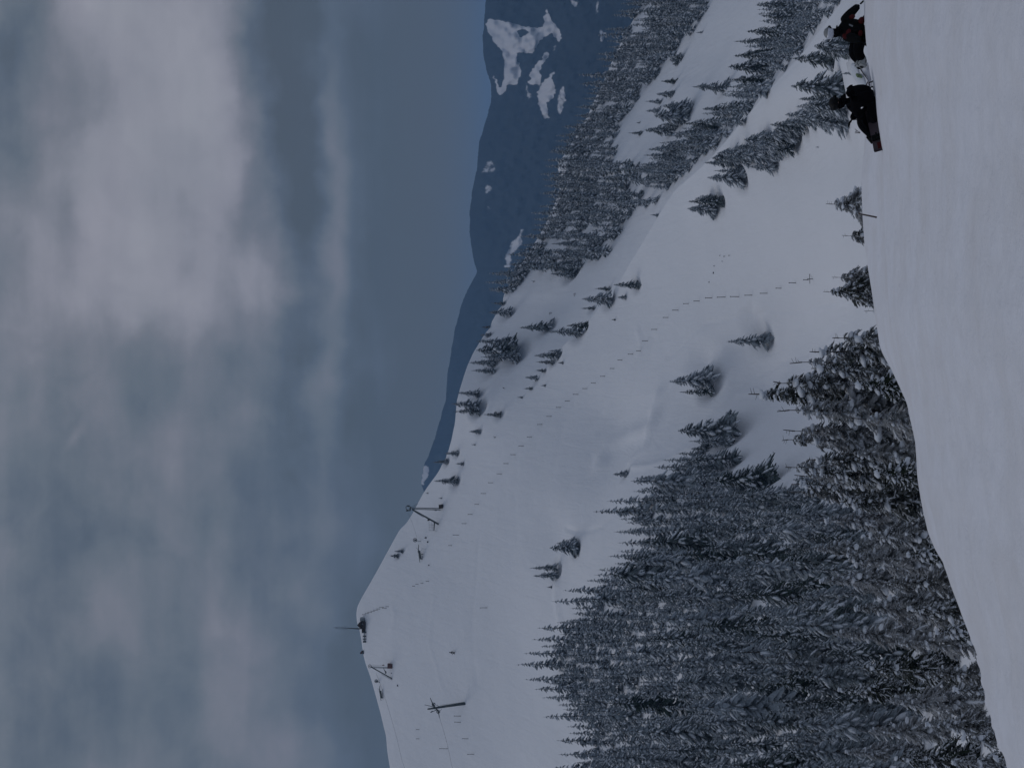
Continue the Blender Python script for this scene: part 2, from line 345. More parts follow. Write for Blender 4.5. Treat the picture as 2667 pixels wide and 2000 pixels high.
def build_near():
    Us = np.arange(-350, 2351, 5.0); nU = len(Us); vi, vo, dl = lipIn(Us), lipOut(Us), lipD(Us); rows = []
    xo, yo, zo = P(Us, vo, dl + 6)
    for dd, dzz in ((14, -13.0), (6, -5.0), (2.5, -1.6), (0.8, -0.3)): rows.append(np.stack([xo * (1 + dd / yo), yo + dd, zo + dzz], 1))
    vis = np.clip((vi - vo) / 20, 0, 1)
    for t in np.linspace(0, 1, 14):                                       # outer shoulder then the crease
        V = vo + (vi + 2 - vo) * t; D = dl + 6 - 4.6 * t; rows.append(np.stack(P(Us, V, D), 1))
    q = 0.5 * rows[-1] + 0.5 * np.stack(P(Us, vi, dl), 1); q[:, 2] -= 0.05; rows.append(q)
    for t in np.linspace(0, 1, 190):
        D = dl * (1 - t) + 3.2 * t; k = ((vi - 1333) / FPX * dl - 1.65) / dl
        z = -1.65 - k * D; x = (Us - 1000) / FPX * D; rows.append(np.stack([x, D, z], 1))
    last = rows[-1]
    for yy in (1.0, -2.0, -8.0):
        z = -1.65 - ((vi - 1333) / FPX * dl - 1.65) / dl * yy; q = last.copy(); q[:, 0] = (Us - 1000) / FPX * (6 + abs(yy) * 1.5) ; q[:, 1] = yy; q[:, 2] = z; rows.append(q)
    A = np.array(rows); x, y, z = A[..., 0], A[..., 1], A[..., 2]
    w_ = np.ones(len(rows)); w_[:4] = 0.3
    z = z + w_[:, None] * (waves(x, y, 30, .35, 1.6, 13) * .006 + waves(x, y, 20, 1.5, 7, 11, 1.1, 1.0) * 0.018 + waves(x, y, 30, 0.3, 1.4, 12, 1.2, 1.0) * 0.0022)
    # soft raised edges of older tracks across the slope
    for (yc, sl, hh, ww) in ((11.5, .10, .035, .10), (13.6, .16, -.05, .10), (9.4, .05, .03, .07), (16.8, .22, -.06, .13), (18.6, .12, .05, .13), (10.4, -.08, -.03, .06), (12.4, -.05, .03, .08), (15.2, .05, -.05, .10), (20.2, .18, -.07, .16), (14.3, -.12, .035, .08)):
        z = z + hh * np.exp(-((y - yc - sl * x - 0.25 * np.sin(x * .7 + yc)) / ww) ** 2) * np.clip(0.35 + 0.65 * np.sin(x * .7 + yc * 3), 0, 1)
    A[..., 2] = z; nR = len(rows); idx = np.arange(nR * nU).reshape(nR, nU)
    F = np.stack([idx[1:, :-1].ravel(), idx[1:, 1:].ravel(), idx[:-1, 1:].ravel(), idx[:-1, :-1].ravel()], 1)
    return link('snow_ground', npmesh('snow_ground', A.reshape(-1, 3), F), SNOW_NEAR)
tag(build_near(), kind='structure')

# ------------------------------------------------------------------ far mountains and valley
sil = curve([(640, 1150), (700, 1112), (740, 1097), (763, 1098), (790, 1105), (811, 1114), (837, 1124), (868, 1135), (900, 1143), (956, 1160), (1026, 1165), (1086, 1175),
    (1139, 1183), (1175, 1193), (1215, 1203), (1255, 1223), (1293, 1243), (1324, 1233), (1384, 1224), (1440, 1223), (1500, 1229), (1563, 1242),
    (1629, 1247), (1659, 1257), (1699, 1269), (1735, 1278), (1771, 1280), (1819, 1266), (1864, 1257), (1904, 1257), (1940, 1260), (2000, 1265), (2200, 1290), (2500, 1300)])
silD = curve([(640, 5300), (800, 5300), (1000, 5200), (1290, 5100), (1296, 4900), (1600, 4700), (2000, 4500), (2500, 4400)])
def poly(off, s, pts): return [(off[0] + a / s, off[1] + b / s) for a, b in pts]
c3 = ((1200, 0), 3.318); c6 = ((1100, 500), 3.016); c8 = ((1000, 1100), 4.74)
fields = [
 (1.0, poly(*c3, [(230,165),(350,185),(480,215),(560,235),(640,240),(700,245),(720,200),(715,150),(740,120),(725,60),(750,90),(765,150),(800,200),(850,270),(860,330),(845,370),(820,320),(790,290),(740,300),(690,350),(650,400),(625,465),(540,450),(475,455),(490,520),(510,600),(515,650),(480,735),(440,720),(400,740),(385,780),(340,820),(320,790),(300,740),(275,640),(290,660),(320,750),(345,770),(370,700),(375,640),(380,560),(370,480),(350,430),(310,400),(270,340),(240,280),(220,210)])),
 (-1.0, poly(*c3, [(480,255),(550,260),(610,275),(560,310),(500,325),(485,300)])),
 (.85, poly(*c3, [(740,440),(760,470),(740,510),(700,570),(680,620),(690,680),(690,740),(640,725),(600,740),(570,700),(600,690),(605,620),(650,540),(700,520)])),
 (.9, poly(*c3, [(800,620),(815,635),(780,680),(800,740),(830,790),(800,810),(800,850),(750,880),(735,900),(750,960),(765,1030),(720,1020),(670,900),(665,800),(700,740),(750,680)])),
 (.55, poly(*c3, [(880,740),(910,780),(900,850),(885,950),(850,1000),(830,960),(840,850),(850,790)])),
 (.7, poly(*c3, [(940,-10),(1000,20),(1010,50),(980,75),(950,30)])), (.6, poly(*c3, [(1170,-10),(1195,10),(1195,60),(1180,110),(1130,160),(1170,90)])),
 (.5, poly(*c3, [(1205,250),(1260,290),(1250,320),(1215,375),(1195,370),(1200,300)])), (.45, poly(*c3, [(565,700),(600,790),(610,820),(585,880),(570,870),(560,740)])),
 (.35, poly(*c3, [(230,1350),(290,1400),(310,1480),(200,1500),(165,1500),(200,1440)])), (.5, poly(*c3, [(200,1600),(270,1600),(285,1640),(230,1680),(205,1660)])),
 (.3, poly(*c3, [(770,400),(830,390),(820,430),(780,460)])), (.25, poly(*c3, [(555,960),(600,990),(580,1020)])),
 (.6, poly(*c6, [(790,265),(795,310),(780,350),(775,430),(740,450),(700,500),(695,590),(650,600),(650,520),(665,460),(700,390),(760,340),(780,300)])),
 (.3, poly(*c6, [(490,100),(540,120),(530,150),(500,155)])),
 (.8, poly(*c8, [(520,520),(540,545),(545,640),(510,730),(470,800),(462,760),(470,620),(490,540)]))]
def inside(px, py, pg):
    c = np.zeros(px.shape, bool); n = len(pg)
    for i in range(n):
        x1, y1 = pg[i]; x2, y2 = pg[(i + 1) % n]
        if y1 == y2: continue
        k = ((y1 > py) != (y2 > py)) & (px < (x2 - x1) * (py - y1) / (y2 - y1) + x1); c ^= k
    return c
def build_mountains():
    Us = np.arange(640, 2302, 2.4); nU = len(Us); sv, sdp = sil(Us), silD(Us); rows = []; att = []
    xa, ya, za = P(Us, sv, sdp)
    sv = sv + waves(Us, Us * 0, 20, 4, 14, 31) * 0.7 + waves(Us, Us * 0, 8, 20, 60, 32) * 0.9; xa, ya, za = P(Us, sv, sdp)
    for dd, dzz in ((1500, -900), (600, -260), (150, -40)): rows.append(np.stack([xa * (1 + dd / ya), ya + dd, za + dzz], 1)); att.append(np.zeros(nU))
    for t in np.linspace(0, 1, 210):
        V = sv + (1790 - sv) * t
        rid = waves(Us * 1.0, V * 0.35, 12, 60, 260, 21) * 150 + waves(Us, V, 16, 14, 60, 22) * 40
        D = sdp * (1 - 0.34 * t) + rid * min(1, t * 6)
        rows.append(np.stack(P(Us, V, D), 1))
        jag = waves(Us, V * 0.2, 18, 4, 12, 23) * 3.4 + waves(Us, V, 10, 20, 50, 25) * 2.0
        px, py = V + jag, 2000 - Us + waves(V, Us * .6, 14, 6, 20, 24) * 2.2
        a = np.zeros(nU)
        for w_, pg in fields:
            k = inside(px, py, pg)
            a = np.where(k, w_ if w_ > 0 else 0.0, a)
        att.append(a)
    q = rows[-1].copy(); q[:, 2] = -950; rows.append(q); att.append(np.zeros(nU))
    att = np.array(att)
    for _ in range(2):                       # soften the edge so the shader can fray it
        b_ = att.copy(); b_[1:-1, 1:-1] = (att[1:-1, 1:-1] * 2 + att[:-2, 1:-1] + att[2:, 1:-1] + att[1:-1, :-2] + att[1:-1, 2:]) / 6; att = b_
    A = np.array(rows); nR = len(rows); idx = np.arange(nR * nU).reshape(nR, nU)
    F = np.stack([idx[1:, :-1].ravel(), idx[1:, 1:].ravel(), idx[:-1, 1:].ravel(), idx[:-1, :-1].ravel()], 1)
    me = npmesh('mountains', A.reshape(-1, 3), F)
    at_ = me.attributes.new('snowfield', 'FLOAT', 'POINT'); at_.data.foreach_set('value', att.astype(np.float32).ravel())
    m_ = principled('far_forest_and_snow', (.02, .03, .03), .9, .05); t = m_.node_tree; h = G(t)
    an = h.n('ShaderNodeAttribute', attribute_name='snowfield')
    ge = h.n('ShaderNodeNewGeometry').outputs['Position']
    mp = h.n('ShaderNodeMapping'); t.links.new(ge, mp.inputs[0]); mp.inputs['Scale'].default_value = (.05, .02, .012)
    n1 = h.noise(mp.outputs[0], 1.0, 5, 0.65)
    fc = h.mix(h.ramp(n1, [(.3, 0.0), (.75, 1.0)]), (.010, .015, .019), (.026, .031, .036))
    spk = h.ramp(h.noise(ge, .004, 7, .72), [(.62, 0.0), (.80, .22)])
    fc = h.mix(spk, fc, (.40, .42, .45))
    mp3 = h.n('ShaderNodeMapping'); t.links.new(ge, mp3.inputs[0]); mp3.inputs['Scale'].default_value = (.055, .02, .018)
    fray = h.m('SUBTRACT', h.noise(mp3.outputs[0], 1.0, 6, 0.7), 0.5)
    brk = h.m('ADD', h.m('MULTIPLY', an.outputs['Fac'], 1.4), h.m('MULTIPLY', fray, 1.7))
    sf = h.m('MULTIPLY', h.ramp(brk, [(.38, 0.0), (.72, .92)]), h.m('MULTIPLY', an.outputs['Fac'], 3.0, clamp=True))
    cc = h.mix(sf, fc, (.80, .78, .80)); t.links.new(cc, t.nodes['Principled BSDF'].inputs['Base Color'])
    return link('mountains', me, m_)
tag(build_mountains(), kind='structure')
vf = np.array([(-19000, -19000, -950), (19000, -19000, -950), (19000, 19000, -950), (-19000, 19000, -950)], float)
gs = []; n_ = 40
xs = np.linspace(-19000, 19000, n_); XX, YY = np.meshgrid(xs, xs); ZZ = -945 + 18 * np.sin(XX / 1700.) * np.cos(YY / 2100.)
idx = np.arange(n_ * n_).reshape(n_, n_)
tag(link('valley_floor', npmesh('valley_floor', np.stack([XX.ravel(), YY.ravel(), ZZ.ravel()], 1),
    np.stack([idx[:-1, :-1].ravel(), idx[:-1, 1:].ravel(), idx[1:, 1:].ravel(), idx[1:, :-1].ravel()], 1)),
    noisy('valley_snow_and_forest', (.10, .12, .13), (.55, .57, .60), .002, .95, .05)), kind='structure')

# ------------------------------------------------------------------ conifers
def needle_mat(name, rime, dark=(.013, .022, .020), frost=(.29, .33, .375)):
    m_ = principled(name, dark, .85, .1); t = m_.node_tree; h = G(t); bs = t.nodes['Principled BSDF']
    ob = h.n('ShaderNodeTexCoord').outputs['Object']; oi = h.n('ShaderNodeObjectInfo')
    gn = h.n('ShaderNodeNewGeometry'); sx = h.n('ShaderNodeSeparateXYZ'); t.links.new(gn.outputs['True Normal'], sx.inputs[0])
    up = h.m('ABSOLUTE', sx.outputs[2])
    n1 = h.noise(ob, 5.0, 5, .7); n0 = h.noise(ob, .9, 3, .5)
    vary = h.m('MULTIPLY_ADD', oi.outputs['Random'], .56, -.25)
    f = h.m('ADD', h.m('ADD', h.m('MULTIPLY', up, .30), n1), h.m('ADD', h.m('MULTIPLY_ADD', n0, .7, -.35), vary))
    fr = h.ramp(h.m('ADD', f, rime), [(.50, 0.0), (1.12, .95)])
    gcol = h.mix(h.noise(ob, 2.2, 2), dark, (dark[0] * 2.1, dark[1] * 2.0, dark[2] * 1.7))
    t.links.new(h.mix(fr, gcol, frost), bs.inputs['Base Color'])
    return m_
NEED = needle_mat('snow_dusted_needles', .07); NEED_RIME = needle_mat('rimed_needles', .27, (.022, .024, .024)); NEED_DARK = needle_mat('dark_needles', -.05)
NEED_N = needle_mat('near_needles', .05, (.014, .018, .013), (.33, .34, .36)); NEED_NR = needle_mat('near_rimed_needles', .24, (.026, .026, .024), (.33, .34, .355)); NEED_ND = needle_mat('near_dark_needles', -.08, (.010, .015, .010), (.30, .31, .33))
SNOWLOAD = noisy('branch_snow', (.46, .50, .56), (.76, .79, .84), 3.5, .8, .1, .3, 10, .05)
BARK = noisy('bark', (.045, .038, .034), (.16, .15, .15), 6, .9, .1, .6, 30, .02)

class MB:
    def __init__(s): s.v = []; s.f = []
    def add(s, vs, fs):
        o = len(s.v); s.v.extend(vs); s.f.extend([tuple(o + i for i in f) for f in fs])
    def tube(s, p, q, r0, r1, n=6, cap=True):
        p = Vector(p); q = Vector(q); d = q - p
        if d.length < 1e-6: return
        d.normalize(); a = d.orthogonal().normalized(); b = d.cross(a); vs = []
        for c, r_ in ((p, r0), (q, r1)):
            for i in range(n):
                t = 2 * math.pi * i / n; vs.append(tuple(c + a * math.cos(t) * r_ + b * math.sin(t) * r_))
        fs = [(i, (i + 1) % n, n + (i + 1) % n, n + i) for i in range(n)]
        if cap: fs += [tuple(range(n))[::-1], tuple(range(n, 2 * n))]
        s.add(vs, fs)
    def path(s, pts, r_, n=6):
        for a, b in zip(pts[:-1], pts[1:]): s.tube(a, b, r_, r_, n)
    def box(s, c, sz, M=None):
        x, y, z = (k / 2 for k in sz); vs = [Vector((i * x, j * y, k * z)) for i in (-1, 1) for j in (-1, 1) for k in (-1, 1)]
        if M is not None: vs = [M @ v for v in vs]
        vs = [tuple(Vector(c) + v) for v in vs]
        s.add(vs, [(0, 1, 3, 2), (4, 6, 7, 5), (0, 4, 5, 1), (2, 3, 7, 6), (0, 2, 6, 4), (1, 5, 7, 3)])
    def mesh(s, name, smooth=False):
        me = bpy.data.meshes.new(name); me.from_pydata(s.v, [], s.f); me.update()
        if smooth: me.polygons.foreach_set('use_smooth', [True] * len(me.polygons))
        return me
    def obj(s, name, mat, parent=None, smooth=False): return link(name, s.mesh(name, smooth), mat, parent)

def ico():
    t = (1 + 5 ** .5) / 2; v = [(-1, t, 0), (1, t, 0), (-1, -t, 0), (1, -t, 0), (0, -1, t), (0, 1, t), (0, -1, -t), (0, 1, -t), (t, 0, -1), (t, 0, 1), (-t, 0, -1), (-t, 0, 1)]
    v = [Vector(p).normalized() for p in v]
    f = [(0, 11, 5), (0, 5, 1), (0, 1, 7), (0, 7, 10), (0, 10, 11), (1, 5, 9), (5, 11, 4), (11, 10, 2), (10, 7, 6), (7, 1, 8), (3, 9, 4), (3, 4, 2), (3, 2, 6), (3, 6, 8), (3, 8, 9), (4, 9, 5), (2, 4, 11), (6, 2, 10), (8, 6, 7), (9, 8, 1)]
    return v, f
ICO_V, ICO_F = ico()
def sub(v, f):
    v = list(v); e = {}; nf = []
    def mid(a, b):
        k = (min(a, b), max(a, b))
        if k not in e: e[k] = len(v); v.append(((v[a] + v[b]) / 2).normalized())
        return e[k]
    for a, b, c in f:
        x, y, z = mid(a, b), mid(b, c), mid(c, a); nf += [(a, x, z), (b, y, x), (c, z, y), (x, y, z)]
    return v, nf
ICO2_V, ICO2_F = sub(ICO_V, ICO_F)

def make_tree(seed, H, Rb, spacing, nb, level, droop=.45, snow=.6, bare=0.0, stick=.10, low=.03, power=.8, tips=1):
    """level 0 far, 1 middle, 2 near. Returns needle, snow, trunk geometry (MB)."""
    rs = random.Random(seed); N, S, T = MB(), MB(), MB()
    UP = Vector((0, 0, 1))
    def stem(bx, by, h0, h1, Rm, lean):
        top = Vector((bx + lean[0] * (h1 - h0), by + lean[1] * (h1 - h0), h1))
        base = Vector((bx, by, h0))
        rr = .011 * H + .02
        T.tube(base, base.lerp(top, .5), rr, rr * .6, 6 if level else 4); T.tube(base.lerp(top, .5), top, rr * .6, .015, 6 if level else 4)
        if level == 2 or stick > .12:
            T.tube(top, top + Vector((rs.uniform(-.05, .05), rs.uniform(-.05, .05), H * stick)), .03, .018, 4)
            for q in range(3):
                a = rs.uniform(0, 6.28); c = top + Vector((0, 0, H * stick * (.2 + .25 * q)))
                T.tube(c, c + Vector((math.cos(a), math.sin(a), .25)) * H * .025, .012, .006, 3)
        z = h0 + (h1 - h0) * low
        while z < h1 - .02 * H:
            t = (z - h0) / (h1 - h0); c = base.lerp(top, t)
            wob = .8 + .35 * math.sin(z * 2.1 + seed) * .5
            Lm = max(Rm * (1 - t) ** power * wob, .055 * H * (1.08 - t))
            n = max(3, int(nb * (.55 + .45 * (1 - t)) + rs.uniform(-.5, .5))); a0 = rs.uniform(0, 6.28)
            for i in range(n):
                if rs.random() < .10: continue
                L = Lm * rs.uniform(.62, 1.18); a = a0 + 6.283 * i / n + rs.uniform(-.35, .35)
                branch(c + Vector((0, 0, rs.uniform(-.4, .4) * spacing)), a, L, t)
            z += spacing * rs.uniform(.75, 1.25) * (.65 + .55 * (1 - t))
    def branch(c, a, L, t):
        d = Vector((math.cos(a), math.sin(a), 0)); sd_ = Vector((-d.y, d.x, 0)); dr = droop * rs.uniform(.7, 1.3); ri = .22 + .35 * t
        def ax(s): return c + d * (L * s) + UP * (L * (ri * s - (dr + ri) * s * s))
        if level == 2:
            T.tube(c, ax(.6), .022, .010, 3, False)
        seg = (3 if level == 1 else 2) if level < 2 else 4
        w0 = L * (.28 if level == 0 else .19 if level == 1 else .10) + .05
        ss = [.08 + .92 * k / seg for k in range(seg + 1)]
        prof = [.35, .95, .8, .12] if seg == 3 else ([.45, 1.0, .15] if seg == 2 else [.4, .8, 1.0, .7, .15])
        vs = []; fs = []
        for k, s_ in enumerate(ss):
            p_ = ax(s_); w = w0 * prof[k] * rs.uniform(.7, 1.3); hgt = w * rs.uniform(.5, .9)
            vs += [tuple(p_ - sd_ * w - UP * hgt), tuple(p_ + UP * .02), tuple(p_ + sd_ * w - UP * hgt), tuple(p_ - UP * (hgt * rs.uniform(1.0, 1.9)))]
        for k in range(seg):
            o = 4 * k; fs += [(o, o + 1, o + 5, o + 4), (o + 1, o + 2, o + 6, o + 5), (o + 1, o + 3, o + 7, o + 5)]
        N.add(vs, fs)
        # jagged twig tips that break the outline
        nt_ = 2 if level == 0 else 5 if level == 1 else 13
        for k in range(nt_):
            s_ = rs.uniform(.25, 1.0) if level < 2 else .15 + .85 * (k + rs.random()) / nt_; side = 1 if (k % 2) else -1
            p_ = ax(s_); l = (L * .30 * (1.25 - s_) + .07) * rs.uniform(.7, 1.3)
            dd = (d * rs.uniform(.35, .9) + sd_ * side * rs.uniform(.5, 1.0) - UP * rs.uniform(.1, .55)).normalized()
            q = p_ + dd * l; nn = dd.cross(UP).normalized(); ww = l * (.30 if level < 2 else .20)
            mid_ = p_.lerp(q, .45)
            if level < 2:
                N.add([tuple(p_), tuple(mid_ + nn * ww - UP * ww * .5), tuple(q), tuple(mid_ - nn * ww - UP * ww * .5)], [(0, 1, 2, 3)])
            else:
                m2 = p_.lerp(q, .75)
                N.add([tuple(p_), tuple(mid_ + nn * ww - UP * ww * .6), tuple(mid_ + UP * .01), tuple(mid_ - nn * ww - UP * ww * .6),
                       tuple(m2 + nn * ww * .7 - UP * ww * .6), tuple(m2), tuple(m2 - nn * ww * .7 - UP * ww * .6), tuple(q), tuple(mid_ - UP * ww * 1.5)],
                      [(0, 1, 2), (0, 2, 3), (1, 4, 5, 2), (2, 5, 6, 3), (4, 7, 5), (5, 7, 6), (0, 2, 8), (2, 7, 8)])
                for kk in range(5):       # fine sprigs
                    pp = p_.lerp(q, rs.uniform(.2, 1)); e = (dd + nn * rs.uniform(-1, 1) - UP * rs.uniform(0, .6)).normalized() * l * .35
                    xx = e.cross(UP).normalized() * .022
                    N.add([tuple(pp - xx), tuple(pp + xx), tuple(pp + e)], [(0, 1, 2)])
                if rs.random() < snow * .62:
                    snow_strip([p_.lerp(q, .1), p_.lerp(q, .5), p_.lerp(q, rs.uniform(.75, .95))], ww * rs.uniform(.45, .9), nn, .35)
        if rs.random() < snow * (1.15 - .5 * bare):
            s0 = rs.uniform(.1, .45); s1 = rs.uniform(.8, 1.0)
            snow_strip([ax(s0 + (s1 - s0) * k / (2 if level < 1 else 3)) for k in range(3 if level < 1 else 4)], w0 * rs.uniform(.26, .70), sd_, .5)
            if level == 2 and rs.random() < .62:
                cc = ax(rs.uniform(.45, .9)); r_ = rs.choice((.08, .13, .19, .24, .34)) * rs.uniform(.7, 1.1) * (1.25 - .6 * t)
                k1, k2, k3 = rs.uniform(.8, 1.5), rs.uniform(.7, 1.1), rs.uniform(.4, .65); ph = rs.uniform(0, 6)
                vs = []
                for v in ICO2_V:
                    f_ = 1 + .20 * math.sin(v.x * 5 + ph) * math.cos(v.y * 4 + ph)
                    vs.append(tuple(cc + d * v.x * r_ * k1 * f_ + sd_ * v.y * r_ * k2 * f_ + UP * (v.z * r_ * k3 * f_ + .02 - dr * .5 * v.x * r_)))
                S.add(vs, ICO2_F)
    def snow_strip(pts, w, side, hk):
        n = len(pts); vs = []; fs = []
        for k, p_ in enumerate(pts):
            e = (.55, 1.0, 1.0, .5)[k] if n == 4 else (.6, 1.0, .5)[k]
            ww = w * e * rs.uniform(.75, 1.25); hh = ww * hk * rs.uniform(.8, 1.4) + .03
            vs += [tuple(p_ - side * ww - UP * ww * .35), tuple(p_ + UP * hh), tuple(p_ + side * ww - UP * ww * .35), tuple(p_ - UP * ww * .2)]
        for k in range(n - 1):
            o = 4 * k; fs += [(o + a_, o + (a_ + 1) % 4, o + 4 + (a_ + 1) % 4, o + 4 + a_) for a_ in range(4)]
        fs += [(3, 2, 1, 0), (4 * n - 4, 4 * n - 3, 4 * n - 2, 4 * n - 1)]
        S.add(vs, fs)
    stem(0, 0, 0, H, Rb, (rs.uniform(-.02, .02), rs.uniform(-.02, .02)))
    for k in range(tips - 1):
        a = rs.uniform(0, 6.28); rr = Rb * rs.uniform(.45, .8); hh = H * rs.uniform(.5, .88)
        stem(math.cos(a) * rr, math.sin(a) * rr, H * .02, hh, Rb * rs.uniform(.5, .7), (rs.uniform(-.05, .05), rs.uniform(-.05, .05)))
    return N, S, T

# all variants are 9 m tall; copies are scaled
def variant(name, seed, Rb, level, mat=None, **kw):
    lv = {0: (.60, 7), 1: (.36, 9), 2: (.30, 10)}[level]
    N, S, T = make_tree(seed, 9.0, Rb, kw.pop('spacing', lv[0]), kw.pop('nb', lv[1]), level, **kw)
    d = dict(name=name, crown=N.mesh('crown'), snow=S.mesh('snow_load', True), trunk=T.mesh('trunk'), raw=(N, S, T), mat=mat or NEED, R=Rb)
    d['crown'].materials.append(d['mat']); d['snow'].materials.append(SNOWLOAD); d['trunk'].materials.append(BARK)
    return d
MIDV = [variant('narrow', 1, 1.7, 1, snow=.52), variant('narrow', 2, 2.0, 1, snow=.45, power=.9), variant('full', 3, 2.4, 1, snow=.55, droop=.6), variant('full', 4, 2.8, 1, snow=.48, power=.7, droop=.55),
        variant('rimed', 5, 2.1, 1, NEED_RIME, snow=.40), variant('rimed', 6, 2.6, 1, NEED_RIME, snow=.55, power=.75), variant('dark', 7, 2.2, 1, NEED_DARK, snow=.30), variant('dark', 8, 2.5, 1, snow=.35, droop=.65)]
WIDEV = [variant('bushy', 11, 3.6, 1, snow=.75, tips=2, power=.7), variant('bushy', 12, 4.2, 1, snow=.7, tips=3, power=.6), variant('bushy', 13, 3.2, 1, NEED_RIME, snow=.7, tips=2)]
NEARV = [variant('full', 21, 2.9, 2, NEED_N, snow=.62, stick=.05, droop=.5), variant('full', 22, 3.2, 2, NEED_N, snow=.55, stick=.035, droop=.6), variant('rimed', 23, 2.6, 2, NEED_NR, snow=.36, stick=.06, power=.9), variant('dark', 24, 3.3, 2, NEED_ND, snow=.62, stick=.03, droop=.65)]
NEARW = [variant('bushy', 31, 5.0, 2, NEED_N, snow=.45, tips=3, stick=.05, power=.75, nb=14, spacing=.27, droop=.35), variant('bushy', 35, 4.6, 2, NEED_NR, snow=.45, tips=4, stick=.05, power=.75, nb=13, spacing=.28, droop=.35)]
FARV = [variant('far', 41, 2.0, 0, snow=.5), variant('far', 42, 2.5, 0, snow=.55, droop=.6), variant('far', 43, 2.2, 0, NEED_RIME, snow=.45), variant('far', 44, 2.3, 0, snow=.35)]

trees = []      # pending: dict(x,y,z,h,variant,label,group, px)
def queue(pos, h, var, label=None, group=None, px=0, xy=(0, 0), rz=None, wide=1.0, must=False, lean=0.0):
    trees.append(dict(pos=pos, h=h, var=var, label=label, group=group, px=px, xy=xy, rz=random.uniform(0, 6.28) if rz is None else rz, wide=wide, must=must, lean=lean))
random.seed(5)
GR_RIDGE = 'spruces scattered along the far ridge'; GR_FACE = 'spruces on the open snow face'; GR_WOOD = 'spruces of the wooded slope behind the nearer crest'
GR_FOREST = 'spruces of the dense forest below the face'; GR_LIP = 'spruce tops showing over the near snow edge'; GR_CREST = 'spruces in front of the nearer crest by the sitting riders'
explicit = {
 GR_FACE: [(1888,1987,888,'f'),(1738,1846,990,'b'),(1765,1850,1020,'n'),(1762,1903,1122,'b'),(1790,1900,1150,'n'),(1760,1915,1195,'n'),(1640,1832,1255,'f'),(1850,2005,1245,'b'),(1900,2010,1285,'f'),(1593,1629,1235,'r'),
   (1580,1672,1328,'n'),(1662,1748,1302,'f'),(1428,1498,1427,'b'),(1376,1446,1478,'n'),(1385,1447,1498,'f'),(1420,1437,1528,'n'),(2015,2130,1300,'f'),(1985,2090,1325,'f'),(2040,2150,1275,'n'),(2060,2195,1252,'f'),(2030,2160,1338,'f'),(2100,2230,1222,'f'),(1935,2045,1300,'f'),(1960,2075,1285,'r')],
 GR_RIDGE: [(1127,1188,1253,'f'),(1123,1163,1202,'r'),(1155,1190,1180,'r'),(1182,1205,1208,'n'),(1218,1246,1124,'d'),(1224,1237,1158,'n'),(1139,1151,1297,'n'),(1105,1115,1284,'r'),(1023,1046,1435,'r'),(1012,1034,1448,'r'),
   (1186,1246,1026,'r'),(1172,1245,1056,'r'),(1176,1243,1070,'n'),(1254,1300,1080,'n'),(1216,1285,945,'r'),(1235,1330,893,'r'),(1238,1340,912,'b'),(1250,1350,928,'r'),(1223,1283,966,'n'),(1350,1428,852,'d'),
   (1425,1508,864,'f'),(1472,1524,848,'d'),(1387,1448,926,'d'),(1392,1436,944,'n'),(1423,1457,914,'n'),(1364,1396,984,'f'),(1390,1416,966,'n'),(1360,1383,1012,'n'),(1343,1358,1035,'n'),(1450,1468,945,'d'),
   (1405,1420,1004,'n'),(1508,1544,803,'n'),(1511,1584,780,'b'),(1545,1583,753,'n'),(1588,1601,833,'n'),(1269,1328,815,'r'),(1276,1311,791,'n'),(1250,1272,852,'n'),(1246,1276,872,'r'),(1403,1495,700,'f'),(1430,1492,716,'d'),
   (1594,1656,742,'f'),(1604,1627,775,'r'),(1788,1872,523,'f'),(1786,1856,545,'b'),(1837,1930,466,'b'),(1855,1925,445,'n'),(1690,1714,561,'n')],
 GR_WOOD: [(1809,1828,85,'n'),(1741,1770,156,'b'),(1718,1759,214,'d'),(1798,1888,229,'d'),(1706,1753,247,'f'),(1676,1722,266,'n'),(1678,1718,288,'r'),(1700,1786,305,'b'),(1633,1674,347,'n'),(1676,1752,340,'f'),(1653,1668,320,'n'),
   (1893,2000,174,'f'),(1903,1990,209,'d'),(1907,2010,138,'f'),(1909,2020,108,'n'),(1939,2050,84,'f'),(1977,2080,43,'d'),(1965,2070,12,'f'),(1825,1920,285,'f'),(1779,1875,323,'d'),(1755,1830,350,'f'),(1684,1780,385,'d'),(1673,1750,404,'n')],
 GR_CREST: [(2054,2190,228,'b'),(2068,2192,278,'b'),(2085,2195,312,'b'),(2120,2190,212,'n'),(2060,2168,155,'f'),(2115,2222,122,'b'),(2186,2222,190,'n'),(2010,2072,338,'b'),(2030,2112,318,'d'),(1934,2005,366,'b'),(1863,1945,396,'b'),
   (1961,2030,390,'b'),(1880,1960,410,'f'),(2119,2131,384,'n'),(1905,1985,385,'b'),(1925,2010,405,'b'),(1950,2040,375,'b'),(1985,2062,362,'b'),(1975,2070,350,'f'),(2000,2090,330,'f'),(2040,2120,298,'f'),(1850,1915,412,'b'),(1830,1900,425,'f'),(2075,2178,255,'f'),(2100,2200,292,'f')],
}
pick = {'n': [0, 1], 'f': [2, 3, 7], 'r': [4, 5], 'd': [6, 7]}
ordw = ['first', 'second', 'third', 'fourth', 'fifth', 'sixth', 'seventh', 'eighth', 'ninth', 'tenth']
looks = {'narrow': 'narrow', 'full': 'full', 'rimed': 'frost-grey', 'dark': 'dark green', 'bushy': 'broad bushy', 'far': 'snowy'}
def place_of(xy):
    return '%d%% across and %d%% down the photo' % (round(xy[0] / 26.67), round(xy[1] / 20.0))
zone_words = {GR_FACE: 'on the open snow face', GR_RIDGE: 'on the far ridge', GR_WOOD: 'on the slope behind the near crest', GR_CREST: 'near the riders',
              GR_FOREST: 'in the dense forest', GR_LIP: 'over the near snow edge'}
